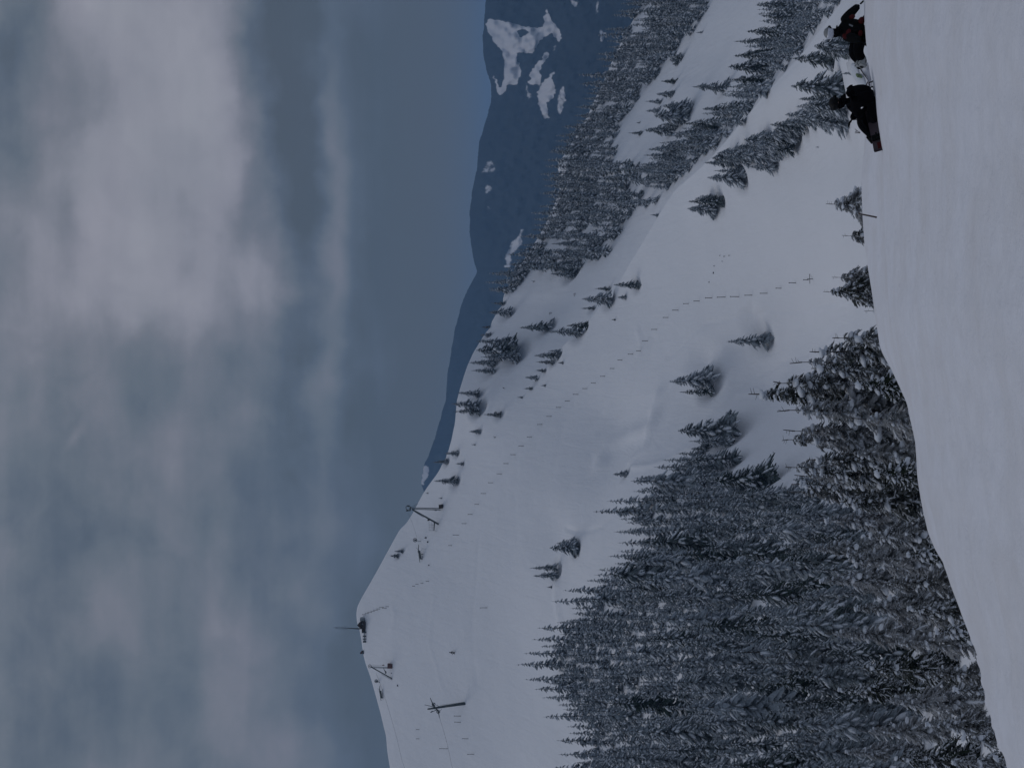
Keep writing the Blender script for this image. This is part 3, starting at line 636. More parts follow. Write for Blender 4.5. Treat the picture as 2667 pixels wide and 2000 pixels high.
for grp, lst in explicit.items():
    for (xt, xb, yy, k) in lst:
        pos = ground(2000 - yy, xb); D = pos[1]; h = (xb - xt) * D / FPX
        var = random.choice(WIDEV) if k == 'b' else MIDV[random.choice(pick[k])]
        hs = h / 9.0; natural = 1.0
        queue(pos, h, var, None, grp, xb - xt, ((xt + xb) / 2, yy), wide=1.2 if h > 4 else 1.5, must=True, lean=random.uniform(-.05, .05))
        if grp in (GR_FACE, GR_RIDGE, GR_CREST) and h > 3: wells.append((pos[0], pos[1], max(1.6, h * .30), min(1.5, h * .15)))
wells.append((ground(1135, 1975)[0] + 2, ground(1135, 1975)[1], 3.4, 1.6)); wells.append((ground(1040, 1820)[0] + 2, ground(1040, 1820)[1], 4.0, 1.5))
# broad scooped hollow in the middle of the face
q_ = ground(810, 1585); wells.append((q_[0], q_[1], 13.0, 2.2)); q_ = ground(600, 1440); wells.append((q_[0], q_[1], 9.0, 1.2))
tag(build_slope(), kind='structure')

def solve_V(U, D):
    Vs = np.arange(2200, 3040, 4.0); ds = depth1(U, Vs); i = int(np.argmin(np.abs(ds - D))); return float(Vs[i])
near_list = [ # tip x, y, distance, kind (index), width factor
 (2131,526,34,'w0',1.15),(2172,615,36,'w1',.9),(2147,723,38,'w1',.8),(2125,758,38,'w0',.8),(2094,908,52,'n0',1.15),(2150,880,50,'n1',1.0),
 (1935,1020,60,'n0',1.15),(2000,985,58,'n1',1.05),(2100,965,54,'n3',1.0),(2007,1076,57,'n2',1.1),(2030,1122,60,'n2',1.0),(2026,1150,63,'n1',1.0),(2200,1010,48,'n3',1.1),(2210,1090,50,'n2',1.2),(2170,1180,54,'n2',1.0),
 (2035,1214,64,'n1',1.0),(2060,1238,66,'n2',1.1),(2050,1268,68,'n0',1.1),(2040,1288,70,'n2',1.0),(2090,1190,60,'n0',1.1),(2110,1225,62,'n3',1.1),(2085,1140,60,'n0',1.1),(2050,1050,62,'n3',1.1),(2040,940,56,'n2',1.0),(2160,1300,60,'n1',1.1),(2250,1240,46,'n3',1.2),(2120,1350,75,'n0',1.1),(2080,1420,84,'n2',1.0),
 (2240,1390,56,'n3',1.2),(2180,1450,70,'n1',1.1),(2330,1440,42,'n3',1.0),(2110,1510,86,'n0',1.0),(2270,1510,56,'n2',1.1),(2200,1580,72,'n0',1.1),(2330,1590,46,'n0',1.0),(2140,1650,85,'n2',1.1),
 (2290,1670,56,'n2',1.1),(2400,1640,36,'n3',1.0),(2220,1740,70,'n1',1.1),(2360,1750,44,'n2',1.1),(2160,1800,84,'n0',1.0),(2290,1830,58,'n1',1.1),(2440,1800,34,'n0',.9),(2230,1900,72,'n2',1.1),
 (2380,1890,44,'n0',1.1),(2180,1960,86,'n0',1.0),(2310,1975,56,'n3',1.1),(2470,1920,32,'n3',1.0),(2440,1985,36,'n0',1.0),(2540,1975,22,'n3',.7)]
for (xt, yy, D, k, wf) in near_list:
    U = 2000 - yy; Vb = solve_V(U, D); pos = list(P(U, Vb, float(depth1(U, Vb)))); D = pos[1]
    topz = (1333 - xt) / FPX * D; h = topz - pos[2] + .3; pos[2] -= .3
    if k[0] == 'w':
        if h > 4.2: pos[2] += h - 4.2; h = 4.2
    elif h > 12: pos[2] += (h - 12) * 1.0; h = 12
    var = (NEARW if k[0] == 'w' else NEARV)[int(k[1])]
    st = {'w0': .05, 'w1': .05, 'n0': .05, 'n1': .035, 'n2': .06, 'n3': .03}[k]
    h = h / (1 + st)
    if k[0] == 'w': wf = wf * 4.0 / h * .75 if h < 4 else wf
    queue(tuple(pos), h, var, None, GR_LIP if yy < 1300 else GR_FOREST, 400 - yy * .05, (max(xt + 60, xt), yy), wide=wf, must=True)

def fill(pg, grp, hts, dens, seed, avoid=(), gap=0.0):
    rs = random.Random(seed); xs_ = [p[0] for p in pg]; ys_ = [p[1] for p in pg]; pts = []
    pgn = [(a, b) for a, b in pg]; tries = 0
    while tries < 16000:
        tries += 1; x_ = rs.uniform(min(xs_), max(xs_)); y_ = rs.uniform(min(ys_), max(ys_))
        if not inside(np.array([x_]), np.array([y_]), pgn)[0]: continue
        if any(inside(np.array([x_]), np.array([y_]), a)[0] for a in avoid): continue
        U = 2000 - y_
        pos = ground(U, x_); D = pos[1]; cl = .5 + .5 * math.sin(x_ * .037 + 1.5 * math.sin(y_ * .021)) * math.cos(y_ * .033 + .8 * math.sin(x_ * .02)); h = rs.uniform(*hts) * (.70 + .55 * cl)
        if cl < gap: continue
        sx_ = 0; sx_ = h * FPX / D * dens[0]; sy_ = h * FPX / D * dens[1]
        if any(abs(a - x_) < sx_ and abs(b - y_) < sy_ for a, b in pts): continue
        pts.append((x_, y_)); k = rs.random()
        var = MIDV[rs.choice([0, 1, 2, 3, 7]) if k < .60 else rs.choice([4, 5]) if k < .82 else 6] if k < .97 else rs.choice(WIDEV)
        queue(pos, h, var, None, grp, h * FPX / D, (x_ - h * FPX / D / 2, y_), lean=rs.uniform(-.04, .04))
    return pts
forest = [(1690,1290),(1695,1400),(1660,1465),(1590,1530),(1545,1590),(1500,1650),(1462,1700),(1455,1745),(1475,1790),(1520,1840),(1552,1890),(1545,1950),(1545,2090),(2290,2090),(2230,1330),(2050,1330),(2010,1290),(1900,1290),(1820,1330)]
fill(forest, GR_FOREST, (8.5, 15.5), (.26, .17), 101)
fill([(1830,1180),(1900,1230),(2000,1290),(2030,1330),(1900,1330),(1830,1290),(1750,1300),(1730,1270)], GR_FOREST, (8, 13), (.28, .2), 102)
fill([(2235,1330),(2235,2090),(2440,2090),(2400,1900),(2370,1700),(2330,1500),(2290,1380)], GR_FOREST, (8, 12), (.24, .12), 105)
band1 = [(1678,-60),(1645,60),(1628,108),(1608,160),(1570,230),(1515,350),(1475,430),(1470,500),(1450,560),(1425,610),(1395,660),(1350,700),(1320,765),(1345,752),(1392,690),(1420,690),(1492,706),(1530,690),(1576,668),(1600,640),(1633,574),(1660,545),(1700,535),(1735,505),(1790,440),(1700,430),(1603,418),(1617,339),(1627,306),(1660,288),(1663,239),(1702,212),(1725,168),(1771,130),(1785,117),(1815,60),(1850,14),(1880,-60)]
av = [[(1538,575),(1603,575),(1603,615),(1545,612)], [(1415,618),(1475,620),(1478,662),(1430,655)], [(1640,476),(1736,476),(1736,508),(1640,506)], [(1450,410),(1500,410),(1480,455),(1450,455)], [(1640,70),(1690,10),(1740,10),(1700,60),(1650,112)]]
fill(band1, GR_WOOD, (8.5, 14), (.22, .18), 103, av, .08)
band2 = [(2055,-60),(2060,50),(2030,110),(2000,170),(1975,220),(1925,270),(1880,315),(1820,345),(1780,375),(1760,400),(1700,440),(1740,460),(1800,440),(1838,402),(1878,372),(1945,312),(1990,250),(2085,140),(2180,20),(2250,-60)]
fill(band2, GR_WOOD, (8, 12.5), (.21, .18), 104, (), .07)

# the largest 280 individually; what is left of the far wood becomes one mass
trees.sort(key=lambda t: (not t['must'], -t['px']))
solo, rest = trees[:290], trees[290:]
print('TREES', len(trees), 'solo', len(solo), 'rest', len(rest))
def ordinal(n):
    ones = ordw + ['eleventh', 'twelfth', 'thirteenth', 'fourteenth', 'fifteenth', 'sixteenth', 'seventeenth', 'eighteenth', 'nineteenth']
    if n < 20: return ones[n - 1]
    tens = {2: 'twent', 3: 'thirt', 4: 'fort', 5: 'fift', 6: 'sixt', 7: 'sevent', 8: 'eight'}[n // 10]
    return tens + ('ieth' if n % 10 == 0 else 'y-' + ones[n % 10 - 1])
tiers = {GR_FACE: [(1e9, 'on the open snow face')], GR_CREST: [(1e9, 'by the sitting riders')],
         GR_RIDGE: [(1250, 'high on the far ridge'), (1440, 'halfway along the far ridge'), (1e9, 'low on the far ridge')],
         GR_WOOD: [(1640, 'in upper wood behind crest'), (1800, 'in middle wood behind crest'), (1e9, 'in lower wood behind crest')],
         GR_LIP: [(1e9, 'showing over the near snow edge')],
         GR_FOREST: [(1640, "in forest's uppermost fringe"), (1760, "in forest's high tier"), (1860, "in forest's upper half"), (1960, "in forest's middle"), (2070, "in forest's lower half"),
                     (2190, "in forest's low tier"), (1e9, "in forest beside near snow")]}
bins = {}
for t in solo:
    for lim, words in tiers[t['group']]:
        if t['xy'][0] < lim: bins.setdefault((t['group'], words), []).append(t); break
for (grp, words), lst in bins.items():
    lst.sort(key=lambda t: t['xy'][1]); n = len(lst)
    for i, t in enumerate(lst):
        tall = 'tall ' if t['h'] > 9.8 else 'small ' if t['h'] < 4 else ''
        fromtop = i < (n + 1) // 2; rank = i + 1 if fromtop else n - i
        t['label'] = '%s%s spruce %s, %s from photo %s' % (tall, looks[t['var']['name']], words, ordinal(rank), 'top' if fromtop else 'bottom')
for t in solo:
    v = t['var']
    r_ = empty('spruce_tree', (t['pos'][0], t['pos'][1], t['pos'][2] - .25), t['rz'])
    s_ = t['h'] / 9.0; r_.scale = (s_ * t['wide'], s_ * t['wide'], s_); r_.rotation_euler = (t['lean'], t['lean'] * .6, t['rz'])
    tag(r_, t['label'], 'tree', t['group'])
    for nm, key in (('trunk', 'trunk'), ('crown', 'crown'), ('snow_load', 'snow')):
        o = bpy.data.objects.new(nm, v[key]); col.objects.link(o); o.parent = r_
        if nm == 'snow_load' or (nm == 'trunk' and v['name'] == 'bushy'): o['kind'] = 'stuff'
def raw_np(mb):
    V = np.array(mb.v, np.float32); q = [f for f in mb.f if len(f) == 4]; t3 = [f for f in mb.f if len(f) == 3]
    F = [(*f,) for f in q]; F3 = []
    for f in q: F3 += [(f[0], f[1], f[2]), (f[0], f[2], f[3])]
    return V, np.array(F3 + t3, np.int32)
far_raw = [[raw_np(m_) for m_ in v['raw']] for v in FARV]
def mass(name, items, mats, label, cat):
    Vs, Fs, Ms = [], [], []; o = 0; rs = random.Random(9)
    for t in items:
        k = rs.randrange(len(FARV)); sc_ = t['h'] / 9.0; a = t['rz']; c_, s_ = math.cos(a) * sc_, math.sin(a) * sc_
        for mi, (V, F) in enumerate(far_raw[k]):
            W_ = np.empty_like(V); W_[:, 0] = V[:, 0] * c_ - V[:, 1] * s_ + t['pos'][0]; W_[:, 1] = V[:, 0] * s_ + V[:, 1] * c_ + t['pos'][1]
            W_[:, 2] = V[:, 2] * sc_ + t['pos'][2] - .3
            Vs.append(W_); Fs.append(F + o); o += len(V)
            Ms.append(np.full(len(F), (0 if k != 2 else 3) if mi == 0 else mi, np.int32))
    me = npmesh(name, np.concatenate(Vs), np.concatenate(Fs), np.concatenate(Ms), False)
    ob = link(name, me, mats); return tag(ob, label, cat, None, 'stuff')
if rest:
    mass('distant_spruce_wood', rest, [NEED, SNOWLOAD, BARK, NEED_RIME], 'distant snow-covered spruce wood massed on the far slopes', 'wood')

# ------------------------------------------------------------------ metal, wood and cloth
STEEL = noisy('dark_painted_steel', (.030, .038, .040), (.10, .12, .12), 3, .55, .4)
STEEL_L = noisy('galvanised_steel', (.13, .15, .16), (.26, .28, .30), 3, .5, .4, metal=.3)
RUST = noisy('red_brown_boards', (.10, .045, .040), (.20, .12, .11), 4, .8, .2)
WOODM = noisy('dark_timber', (.030, .022, .020), (.085, .06, .05), 4, .85, .15)
POLE = noisy('marker_cane', (.05, .05, .045), (.12, .11, .10), 5, .7, .2)
PALE = noisy('weathered_metal_sheet', (.22, .25, .26), (.36, .38, .40), 3, .6, .3)
CABLE = principled('steel_rope', (.16, .17, .18), .5, .3)

# marker poles: (x top, x foot, y)
marks = [(1167,1175,1420),(1179,1194,1393),(1202,1215,1363),(1218,1231,1339),(1236,1248,1313),(1252,1266,1285),(1271,1285,1257),(1293,1307,1234),(1311,1325,1207),(1329,1343,1184),(1350,1364,1161),
 (1372,1386,1138),(1399,1413,1105),(1423,1437,1084),(1448,1462,1061),(1471,1484,1044),(1492,1507,1027),(1517,1531,1012),(1539,1554,997),(1563,1578,980),(1588,1602,960),(1608,1622,938),(1635,1649,922),
 (1657,1671,914),(1672,1686,888),(1696,1710,858),(1726,1740,827),(1751,1766,808),(1779,1793,791),(1806,1822,784),(1836,1854,776),(1867,1887,774),(1901,1922,773),(1939,1956,769),(1979,1996,764),(2020,2034,751),(2054,2074,737),(2092,2108,729)]
pm = MB(); pm.tube((0, 0, -.3), (0, 0, 2.0), .085, .075, 6); pm.box((0, 0, 1.93), (.22, .22, .16)); POLE_ME = pm.mesh('marker_pole'); POLE_ME.materials.append(POLE)
def put_pole(xt, xb, yy, label, group, first=[0]):
    p = ground(2000 - yy, xb); h = (xb - xt) * p[1] / FPX
    o = bpy.data.objects.new('marker_pole', POLE_ME); col.objects.link(o); o.location = p; o.scale = (1, 1, h / 2.0)
    o.rotation_euler = (random.uniform(-.03, .03), random.uniform(-.03, .03), random.uniform(0, 3))
    return tag(o, label, 'pole', group)
nth = lambda i: (ordw + ['eleventh', 'twelfth', 'thirteenth', 'fourteenth', 'fifteenth', 'sixteenth', 'seventeenth', 'eighteenth', 'nineteenth'])[i]
for i, (a, b, c) in enumerate(marks):
    if i < 19: lab = 'dark marker pole, %s in the long line from its upper end' % nth(i)
    else: lab = 'dark marker pole, %s in the long line from its lower end' % nth(len(marks) - 1 - i)
    put_pole(a, b, c, lab, 'line of marker poles down the snow face')
extra = [(1182,1198,1864,'just below the leaning lift tower'),(1183,1198,1880,'second below the leaning lift tower'),(1203,1218,1923,'between lift tower and photo bottom edge'),(1144,1167,1949,'tall one nearest the photo bottom edge'),
 (1217,1234,1963,'lowest on the slope at the photo bottom edge'),(1083,1092,1899,'upper slope left of the lift tower, first'),(1083,1093,1923,'upper slope left of the lift tower, second'),
 (1250,1269,1582,'alone in the middle of the upper piste'),(1109,1116,1513,'lowest of the short row between the two lift frames'),(1095,1101,1518,'second of the short row between the lift frames'),(1082,1089,1521,'third of the short row between the lift frames'),(1073,1080,1526,'highest of the short row between the two lift frames')]
for a, b, c, l in extra: put_pole(a, b, c, 'marker pole, ' + l, 'loose marker poles on the upper slope')
for i, (a, b, c) in enumerate([(943,953,1600),(950,961,1597),(957,969,1594),(965,976,1591),(972,984,1588),(980,990,1585),(987,1000,1581),(995,1007,1583),(1004,1013,1579)]):
    put_pole(a, b, c, 'short stake of the summit fence row, %s from the hut' % nth(i), 'stakes of the fence running down from the summit')
# the pole line's end: crossed bamboo gate
gp = ground(1273, 2119); gt = empty('crossed_marker', gp); k_ = gp[1] / FPX
m1 = MB(); m1.tube((0, 0, -.3), (0, 0, 17 * k_), .09, .07, 6); m1.obj('post', POLE, gt)
m2 = MB(); m2.tube((-12 * k_, .08, 10 * k_), (13 * k_, .08, 11 * k_), .07, .07, 6); m2.obj('crossbar', POLE, gt)
tag(gt, 'crossed marker poles at the lower end of the pole line', 'marker')
sp_ = P(2000 - 560, 2270, 23.0); m1 = MB(); m1.tube((-.05, 0, -.1), (.02, 0, .24), .018, .014, 6); m1.tube((.02, 0, .24), (.035, .0, .27), .02, .012, 6)
o = m1.obj('wooden_stake', noisy('stake_wood', (.05, .035, .03), (.12, .09, .08), 9)); o.location = sp_; tag(o, 'short dark wooden stake stuck in the snow edge by a bushy spruce', 'stake')

# ---- lift equipment. local frame: x right, z up, in metres, built round a foot on the snow
def frame_at(name, xb, yy):
    p = ground(2000 - yy, xb); return empty(name, p), p[1] / FPX
def L(k, x0, y0):    # photograph pixels -> local metres
    return lambda x, y, d=0.0: ((y0 - y) * k, d, (x0 - x) * k)
def ringm(mb, c, r_, th, ax='y', n=18, tilt=0.0):
    pts = []
    for i in range(n + 1):
        t = 2 * math.pi * i / n
        v = Vector((math.cos(t) * r_, 0, math.sin(t) * r_)); v = Matrix.Rotation(tilt, 3, 'Z') @ v; pts.append(tuple(Vector(c) + v))
    mb.path(pts, th, 5)
# leaning lift tower with cross-arms
t_, k = frame_at('lift_tower', 1208, 1832); l = L(k, 1208, 1832)
m1 = MB(); m1.tube(l(1212, 1831), l(1160, 1838.5), .50, .42, 10); m1.tube(l(1160, 1838.5), l(1113, 1846), .42, .26, 10); m1.obj('mast', STEEL, t_, True)
m1 = MB()
for q in range(0, 17):
    x_ = 1206 - q * 3.6; y_ = 1829.2 + (1208 - x_) * .136; m1.tube(l(x_, y_ - .8, .3), l(x_, y_ + 2.2, .3), .03, .03, 4)
m1.tube(l(1207, 1828.2, .3), l(1146, 1836.2, .3), .05, .05, 4); m1.tube(l(1207, 1831, .4), l(1146, 1839, .4), .05, .05, 4); m1.obj('ladder', STEEL_L, t_)
m1 = MB(); m1.tube(l(1120, 1816.5), l(1127, 1834), .10, .2, 6); m1.tube(l(1127, 1834), l(1141, 1852), .22, .22, 6); m1.tube(l(1141, 1852), l(1144.5, 1869.5), .2, .08, 6); m1.obj('crossarm', STEEL, t_)
for (x_, y_) in ((1129, 1833), (1141, 1852)):
    w = MB(); ringm(w, l(x_, y_, -.3), 4.2 * k, .11); w.tube(l(x_ - 4, y_ - 3, -.3), l(x_ + 4, y_ + 3, -.3), .07, .07, 4); w.tube(l(x_ - 3, y_ + 3, -.3), l(x_ + 3, y_ - 3, -.3), .07, .07, 4); w.tube(l(x_, y_, -.5), l(x_, y_, .3), .22, .22, 8); w.obj('sheave', STEEL, t_)
w = MB(); w.tube(l(1133, 1841), l(1106, 1834.5), .12, .07, 5); w.tube(l(1108, 1835), l(1118, 1838), .07, .07, 4); w.tube(l(1106, 1833), l(1107, 1838), .05, .05, 4); w.obj('service_davit', STEEL, t_)
w = MB(); w.tube(l(1140, 1846), l(1121, 1854.5), .08, .14, 5); w.tube(l(1121, 1854.5), l(1126, 1850.5), .14, .14, 5); w.tube(l(1128, 1842), l(1136, 1850), .06, .06, 4); w.tube(l(1136, 1835), l(1150, 1842), .08, .08, 4); w.tube(l(1150, 1846), l(1139, 1857), .06, .06, 4); w.obj('catwalk', STEEL, t_)
tag(t_, 'leaning dark lift tower with cross-arms on the open upper slope', 'lift tower')
# lower A-frame station
t_, k = frame_at('lift_station', 1148, 1340); l = L(k, 1148, 1340)
for (a, b) in (((1070, 1322), (1147, 1324)), ((1073, 1325.5), (1147, 1327.5))):
    w = MB(); w.tube(l(*b), l(*a), .16, .14, 8); w.obj('leg', STEEL, t_)
w = MB(); w.tube(l(1152, 1371, .4), l(1072, 1326, .1), .34, .26, 8)
w.obj('strut', STEEL, t_)
w = MB(); w.tube(l(1078, 1331.5, .2), l(1102, 1347, .3), .10, .10, 4)
for q in range(7): w.tube(l(1078 + q * 4, 1331.5 + q * 2.6, .2), l(1079 + q * 4, 1329 + q * 2.4, .2), .05, .05, 4)
w.obj('ladder', STEEL_L, t_)
w = MB(); ringm(w, l(1063, 1322, -.3), 6.0 * k, .13); w.box(l(1068, 1325), (9 * k, 1.2, 3 * k)); w.box(l(1063, 1317.5), (3.4 * k, 1.0, 6 * k)); w.box(l(1060, 1329.5), (2.6 * k, .9, 5 * k)); w.tube(l(1068, 1330), l(1057, 1331), .1, .1, 5); w.obj('sheave_head', STEEL, t_)
w = MB(); w.tube(l(1070, 1320), l(1086, 1311), .06, .05, 4); w.tube(l(1074, 1322), l(1088, 1312), .05, .05, 4)
for q in range(5): w.tube(l(1071 + q * 3.3, 1319.5 - q * 1.7), l(1075 + q * 3, 1321.5 - q * 2), .04, .04, 4)
w.obj('maintenance_boom', STEEL_L, t_)
w = MB(); w.box(l(1147, 1319, .2), (9 * k, 1.4, 9 * k)); w.box(l(1151, 1314.5, .2), (2.5 * k, 1.0, 4 * k)); w.obj('counterweight', WOODM, t_)
w = MB(); w.box(l(1115.5, 1354, -.2), (3.4 * k, .6, 5 * k)); w.obj('junction_box', WOODM, t_)
w = MB(); w.box(l(1134.5, 1328.5, -.2), (2.2 * k, .5, 5 * k)); w.obj('control_box', STEEL_L, t_)
w = MB(); w.tube(l(1131, 1361), l(1129.5, 1381.5), .26, .17, 7); w.obj('post', STEEL, t_)
w = MB()
for a, b in (((1117, 1358), (1117, 1381)), ((1123, 1359), (1122, 1381)), ((1117, 1381), (1149, 1382.5)), ((1117, 1366), (1131, 1367)), ((1117, 1373), (1130, 1374)), ((1149, 1371), (1149, 1382.5)), ((1126, 1362), (1126, 1381))): w.tube(l(*a), l(*b), .05, .05, 4)
w.obj('cage_rail', STEEL_L, t_)
tag(t_, 'dark A-frame lift station with caged platform on the lower ridge', 'lift station')
# upper A-frame station
t_, k = frame_at('lift_station', 1021, 1740); l = L(k, 1021, 1740)
for a, b in (((966, 1735.5), (1018, 1737)), ((968, 1738), (1018, 1739.5))):
    w = MB(); w.tube(l(*b), l(*a), .12, .12, 6); w.obj('leg', STEEL_L, t_)
w = MB(); w.tube(l(1036, 1776, .3), l(965, 1735.5), .24, .2, 8); w.obj('strut', STEEL, t_)
w = MB(); w.tube(l(1030, 1776, .3), l(993, 1756, .3), .07, .07, 4)
for q in range(9): w.tube(l(1030 - q * 4.4, 1776 - q * 2.4, .3), l(1030.5 - q * 4.4, 1773.5 - q * 2.5, .3), .04, .04, 4)
w.obj('ladder', STEEL_L, t_)
w = MB(); ringm(w, l(963, 1734, -.2), 4.2 * k, .10); w.tube(l(963, 1734, -.4), l(963, 1734, .3), .2, .2, 8); w.obj('sheave', STEEL, t_)
w = MB(); w.box(l(1015.5, 1733.5), (11.5 * k, 1.4, 11 * k)); w.box(l(1009.6, 1733.5), (12.2 * k, 1.6, .8 * k)); w.obj('operator_cabin', RUST, t_)
w = MB(); w.tube(l(968, 1731), l(1000, 1731.5), .04, .04, 4); w.box(l(998, 1731.5), (2 * k, .4, 5 * k)); w.obj('hanging_sign', RUST, t_)
w = MB(); w.tube(l(998, 1738), l(1005, 1754), .10, .10, 5); w.tube(l(1000, 1744), l(1006, 1750), .14, .14, 5); w.box(l(1004, 1751), (4 * k, .6, 3 * k)); w.obj('bracket', STEEL, t_)
tag(t_, 'upper A-frame lift station with reddish cabin below the summit', 'lift station')
# return wheels and gear
def wheel(name, x_, y_, foot, r_, lab):
    t_, k = frame_at(name, foot[0], foot[1]); l = L(k, *foot)
    w = MB(); ringm(w, l(x_, y_), r_ * k, .12)
    for q in range(4):
        a = math.pi * q / 4; w.tube(l(x_ - r_ * math.cos(a), y_ - r_ * math.sin(a)), l(x_ + r_ * math.cos(a), y_ + r_ * math.sin(a)), .04, .04, 4)
    w.obj('rim', STEEL, t_); w = MB(); w.tube(l(x_, y_, -.3), l(x_, y_, .3), .3, .3, 8); w.obj('hub', STEEL, t_)
    w = MB(); w.tube(l(x_, y_, .2), l(x_ + 5, y_ + 2, .2), .24, .2, 6); w.tube(l(x_ + 5, y_ + 2, .2), l(foot[0] + 2, foot[1], .2), .09, .09, 5); w.obj('stand', STEEL_L, t_)
    tag(t_, lab, 'wheel', 'return wheels of the tow lifts')
wheel('return_wheel', 1080.5, 1406, (1094, 1410), 4.7, 'spoked return wheel below the lower lift station')
wheel('return_wheel', 979.5, 1773, (990, 1780), 4.0, 'spoked return wheel beside the upper lift station')
def gear(x0, y0, s, lab):
    t_, k = frame_at('tow_gear', x0 + 10 * s, y0 + 25 * s); l = L(k, x0 + 10 * s, y0 + 25 * s)
    w = MB(); w.tube(l(x0, y0), l(x0 - 1, y0 + 14 * s), .10, .16, 6); w.tube(l(x0 - 1, y0 + 14 * s), l(x0 + 3, y0 + 46 * s), .17, .10, 6); w.obj('boom', STEEL, t_)
    w = MB(); w.tube(l(x0, y0 + 16 * s), l(x0 + 6 * s, y0 + 38 * s), 3.2 * k * s, 2.2 * k * s, 9); w.obj('drum', STEEL, t_)
    w = MB()
    for q in range(5): ringm(w, l(x0 + (3 + q) * s, y0 + (20 + 4 * q) * s, 0), 3.5 * k * s, .06, n=10, tilt=1.1)
    w.obj('coil', STEEL_L, t_)
    w = MB(); pts = []
    for q in range(19):
        a = math.pi * (-.5 + q / 18 * 1.0); pts.append(l(x0 + 7 * s + 26 * s * math.cos(a), y0 + 22 * s + 12 * s * math.sin(a), -.3))
    w.path(pts, .055, 4); w.obj('cable_loop', CABLE, t_)
    w = MB(); w.tube(l(x0 + 2, y0 + 16 * s), l(x0 - 7 * s, y0 + 8 * s), .07, .05, 4); w.tube(l(x0 + 2, y0 + 18 * s), l(x0 + 9 * s, y0 + 13 * s), .06, .05, 4); w.tube(l(x0 + 6 * s, y0 + 25 * s, .2), l(x0 + 12 * s, y0 + 25 * s, .2), .15, .15, 5); w.obj('brace', STEEL_L, t_)
    tag(t_, lab, 'tow gear', 'hanging gear of the tow lifts')
gear(1090, 1418, 1.0, 'dark tow gear with hanging cable loop below the lower lift station')
gear(989, 1785, .85, 'dark tow gear with cable loop beside the upper lift station')
# small dark rocks / covered fittings on the snow
def lump(name, x_, y_, w_, h_, mat, lab, cat, grp=None, seed=0):
    p = ground(2000 - y_, x_); k = p[1] / FPX; rs = random.Random(seed); mb = MB(); a, b, c = (rs.uniform(0, 6) for _ in range(3))
    vs = [tuple((v.x * w_ * k * .5 * (1 + .25 * math.sin(v.y * 3 + a)), v.y * w_ * k * .4 * (1 + .2 * math.sin(v.z * 4 + b)), v.z * h_ * k * .5 * (1 + .25 * math.sin(v.x * 3 + c)))) for v in ICO2_V]
    mb.add(vs, ICO2_F); o = mb.obj(name, mat); o.location = p; return tag(o, lab, cat, grp)
ROCK = noisy('dark_rock', (.03, .03, .032), (.12, .12, .125), 3, .9, .1, .6, 6, .2)
for i, (x_, y_, w_, h_, lab) in enumerate([(1108, 1400, 5, 6, 'black rock poking from snow beside the return wheel'), (1113, 1411, 4, 4, 'small grey rock below the black rock by the return wheel'),
    (1036, 1785, 6, 6, 'dark green block at the foot of the upper lift strut'), (1116, 1471, 3, 3, 'tiny dark rock below the lower tow gear'), (1020, 1752, 3, 5, 'small dark rock beneath the upper lift station'),
    (1886, 2, 2, 2, 'x')][:5]):
    lump('rock', x_, y_, w_, h_, ROCK, lab, 'rock', 'dark rocks showing through the snow', i)
rs = random.Random(3)
for i, (x_, y_) in enumerate([(1874, 666), (1885, 668), (1898, 666), (1880, 681), (1859, 693), (1857, 711), (1846, 735)]):
    lump('rock', x_, y_, rs.uniform(2, 4.5), rs.uniform(2, 3), ROCK, 'tiny dark stone in the bare patch, %s from the photo top edge' % nth(i), 'stone', 'stones in the scraped patch of the snow face', 20 + i)
# cables
def cable(pts, lab, r_=.045):
    ps = []
    for (x_, y_, up) in pts:
        p = ground(2000 - y_, x_) if up >= 0 else None
        ps.append(Vector((p[0], p[1], p[2] + up)))
    full = []
    for a, b in zip(ps[:-1], ps[1:]):
        for q in range(10):
            t = q / 10; v = a.lerp(b, t); v.z -= 4 * t * (1 - t) * (b - a).length * .02; full.append(v)
    full.append(ps[-1]); w = MB(); w.path([tuple(v) for v in full], r_, 4); o = w.obj('lift_cable', CABLE)
    return tag(o, lab, 'cable', 'tow lift cables')
cable([(1000, 1752, 3), (1068, 1980, 3), (1090, 2060, 3)], 'thin lift cable running from the upper lift station past the photo bottom edge')
cable([(1160, 1870, 2), (1198, 1990, 3), (1216, 2060, 3)], 'thin lift cable leaving the leaning tower towards the photo bottom edge')
cable([(1090, 1335, 4), (1100, 1402, 2)], 'thin cable between the lower lift station and its return wheel', .035)
# hut, gantry fence, mast, machine
t_, k = frame_at('summit_hut', 950, 1630); l = L(k, 950, 1630)
w = MB(); w.box(l(946.5, 1626), (19 * k, 3.2, 8 * k)); w.box(l(946.5, 1641), (9 * k, 2.8, 7 * k)); w.obj('wall', WOODM, t_)
w = MB(); x0, z0, zt = 10.5 * k, 8 * k, 18.5 * k; c0 = 5 * k
vs = [(-6 * k, -2.1, z0), (15 * k, -2.1, z0), (c0, -2.1, zt), (-6 * k, 2.1, z0), (15 * k, 2.1, z0), (c0, 2.1, zt)]
w.add(vs, [(0, 1, 2), (5, 4, 3), (0, 2, 5, 3), (1, 4, 5, 2), (0, 3, 4, 1)]); w.obj('roof', WOODM, t_)
w = MB(); w.box(l(943, 1612, .3), (7 * k, 2.4, 9 * k)); w.box(l(938.4, 1612, .3), (7.6 * k, 2.8, .8 * k)); w.obj('annexe', PALE, t_)
w = MB(); w.box(l(945, 1622, -1.68), (2.2 * k, .12, 4 * k)); w.obj('shutter', PALE, t_)
tag(t_, 'dark wooden hut with a steep gable on the summit', 'hut')
t_, k = frame_at('loading_gantry', 955, 1660); l = L(k, 955, 1660)
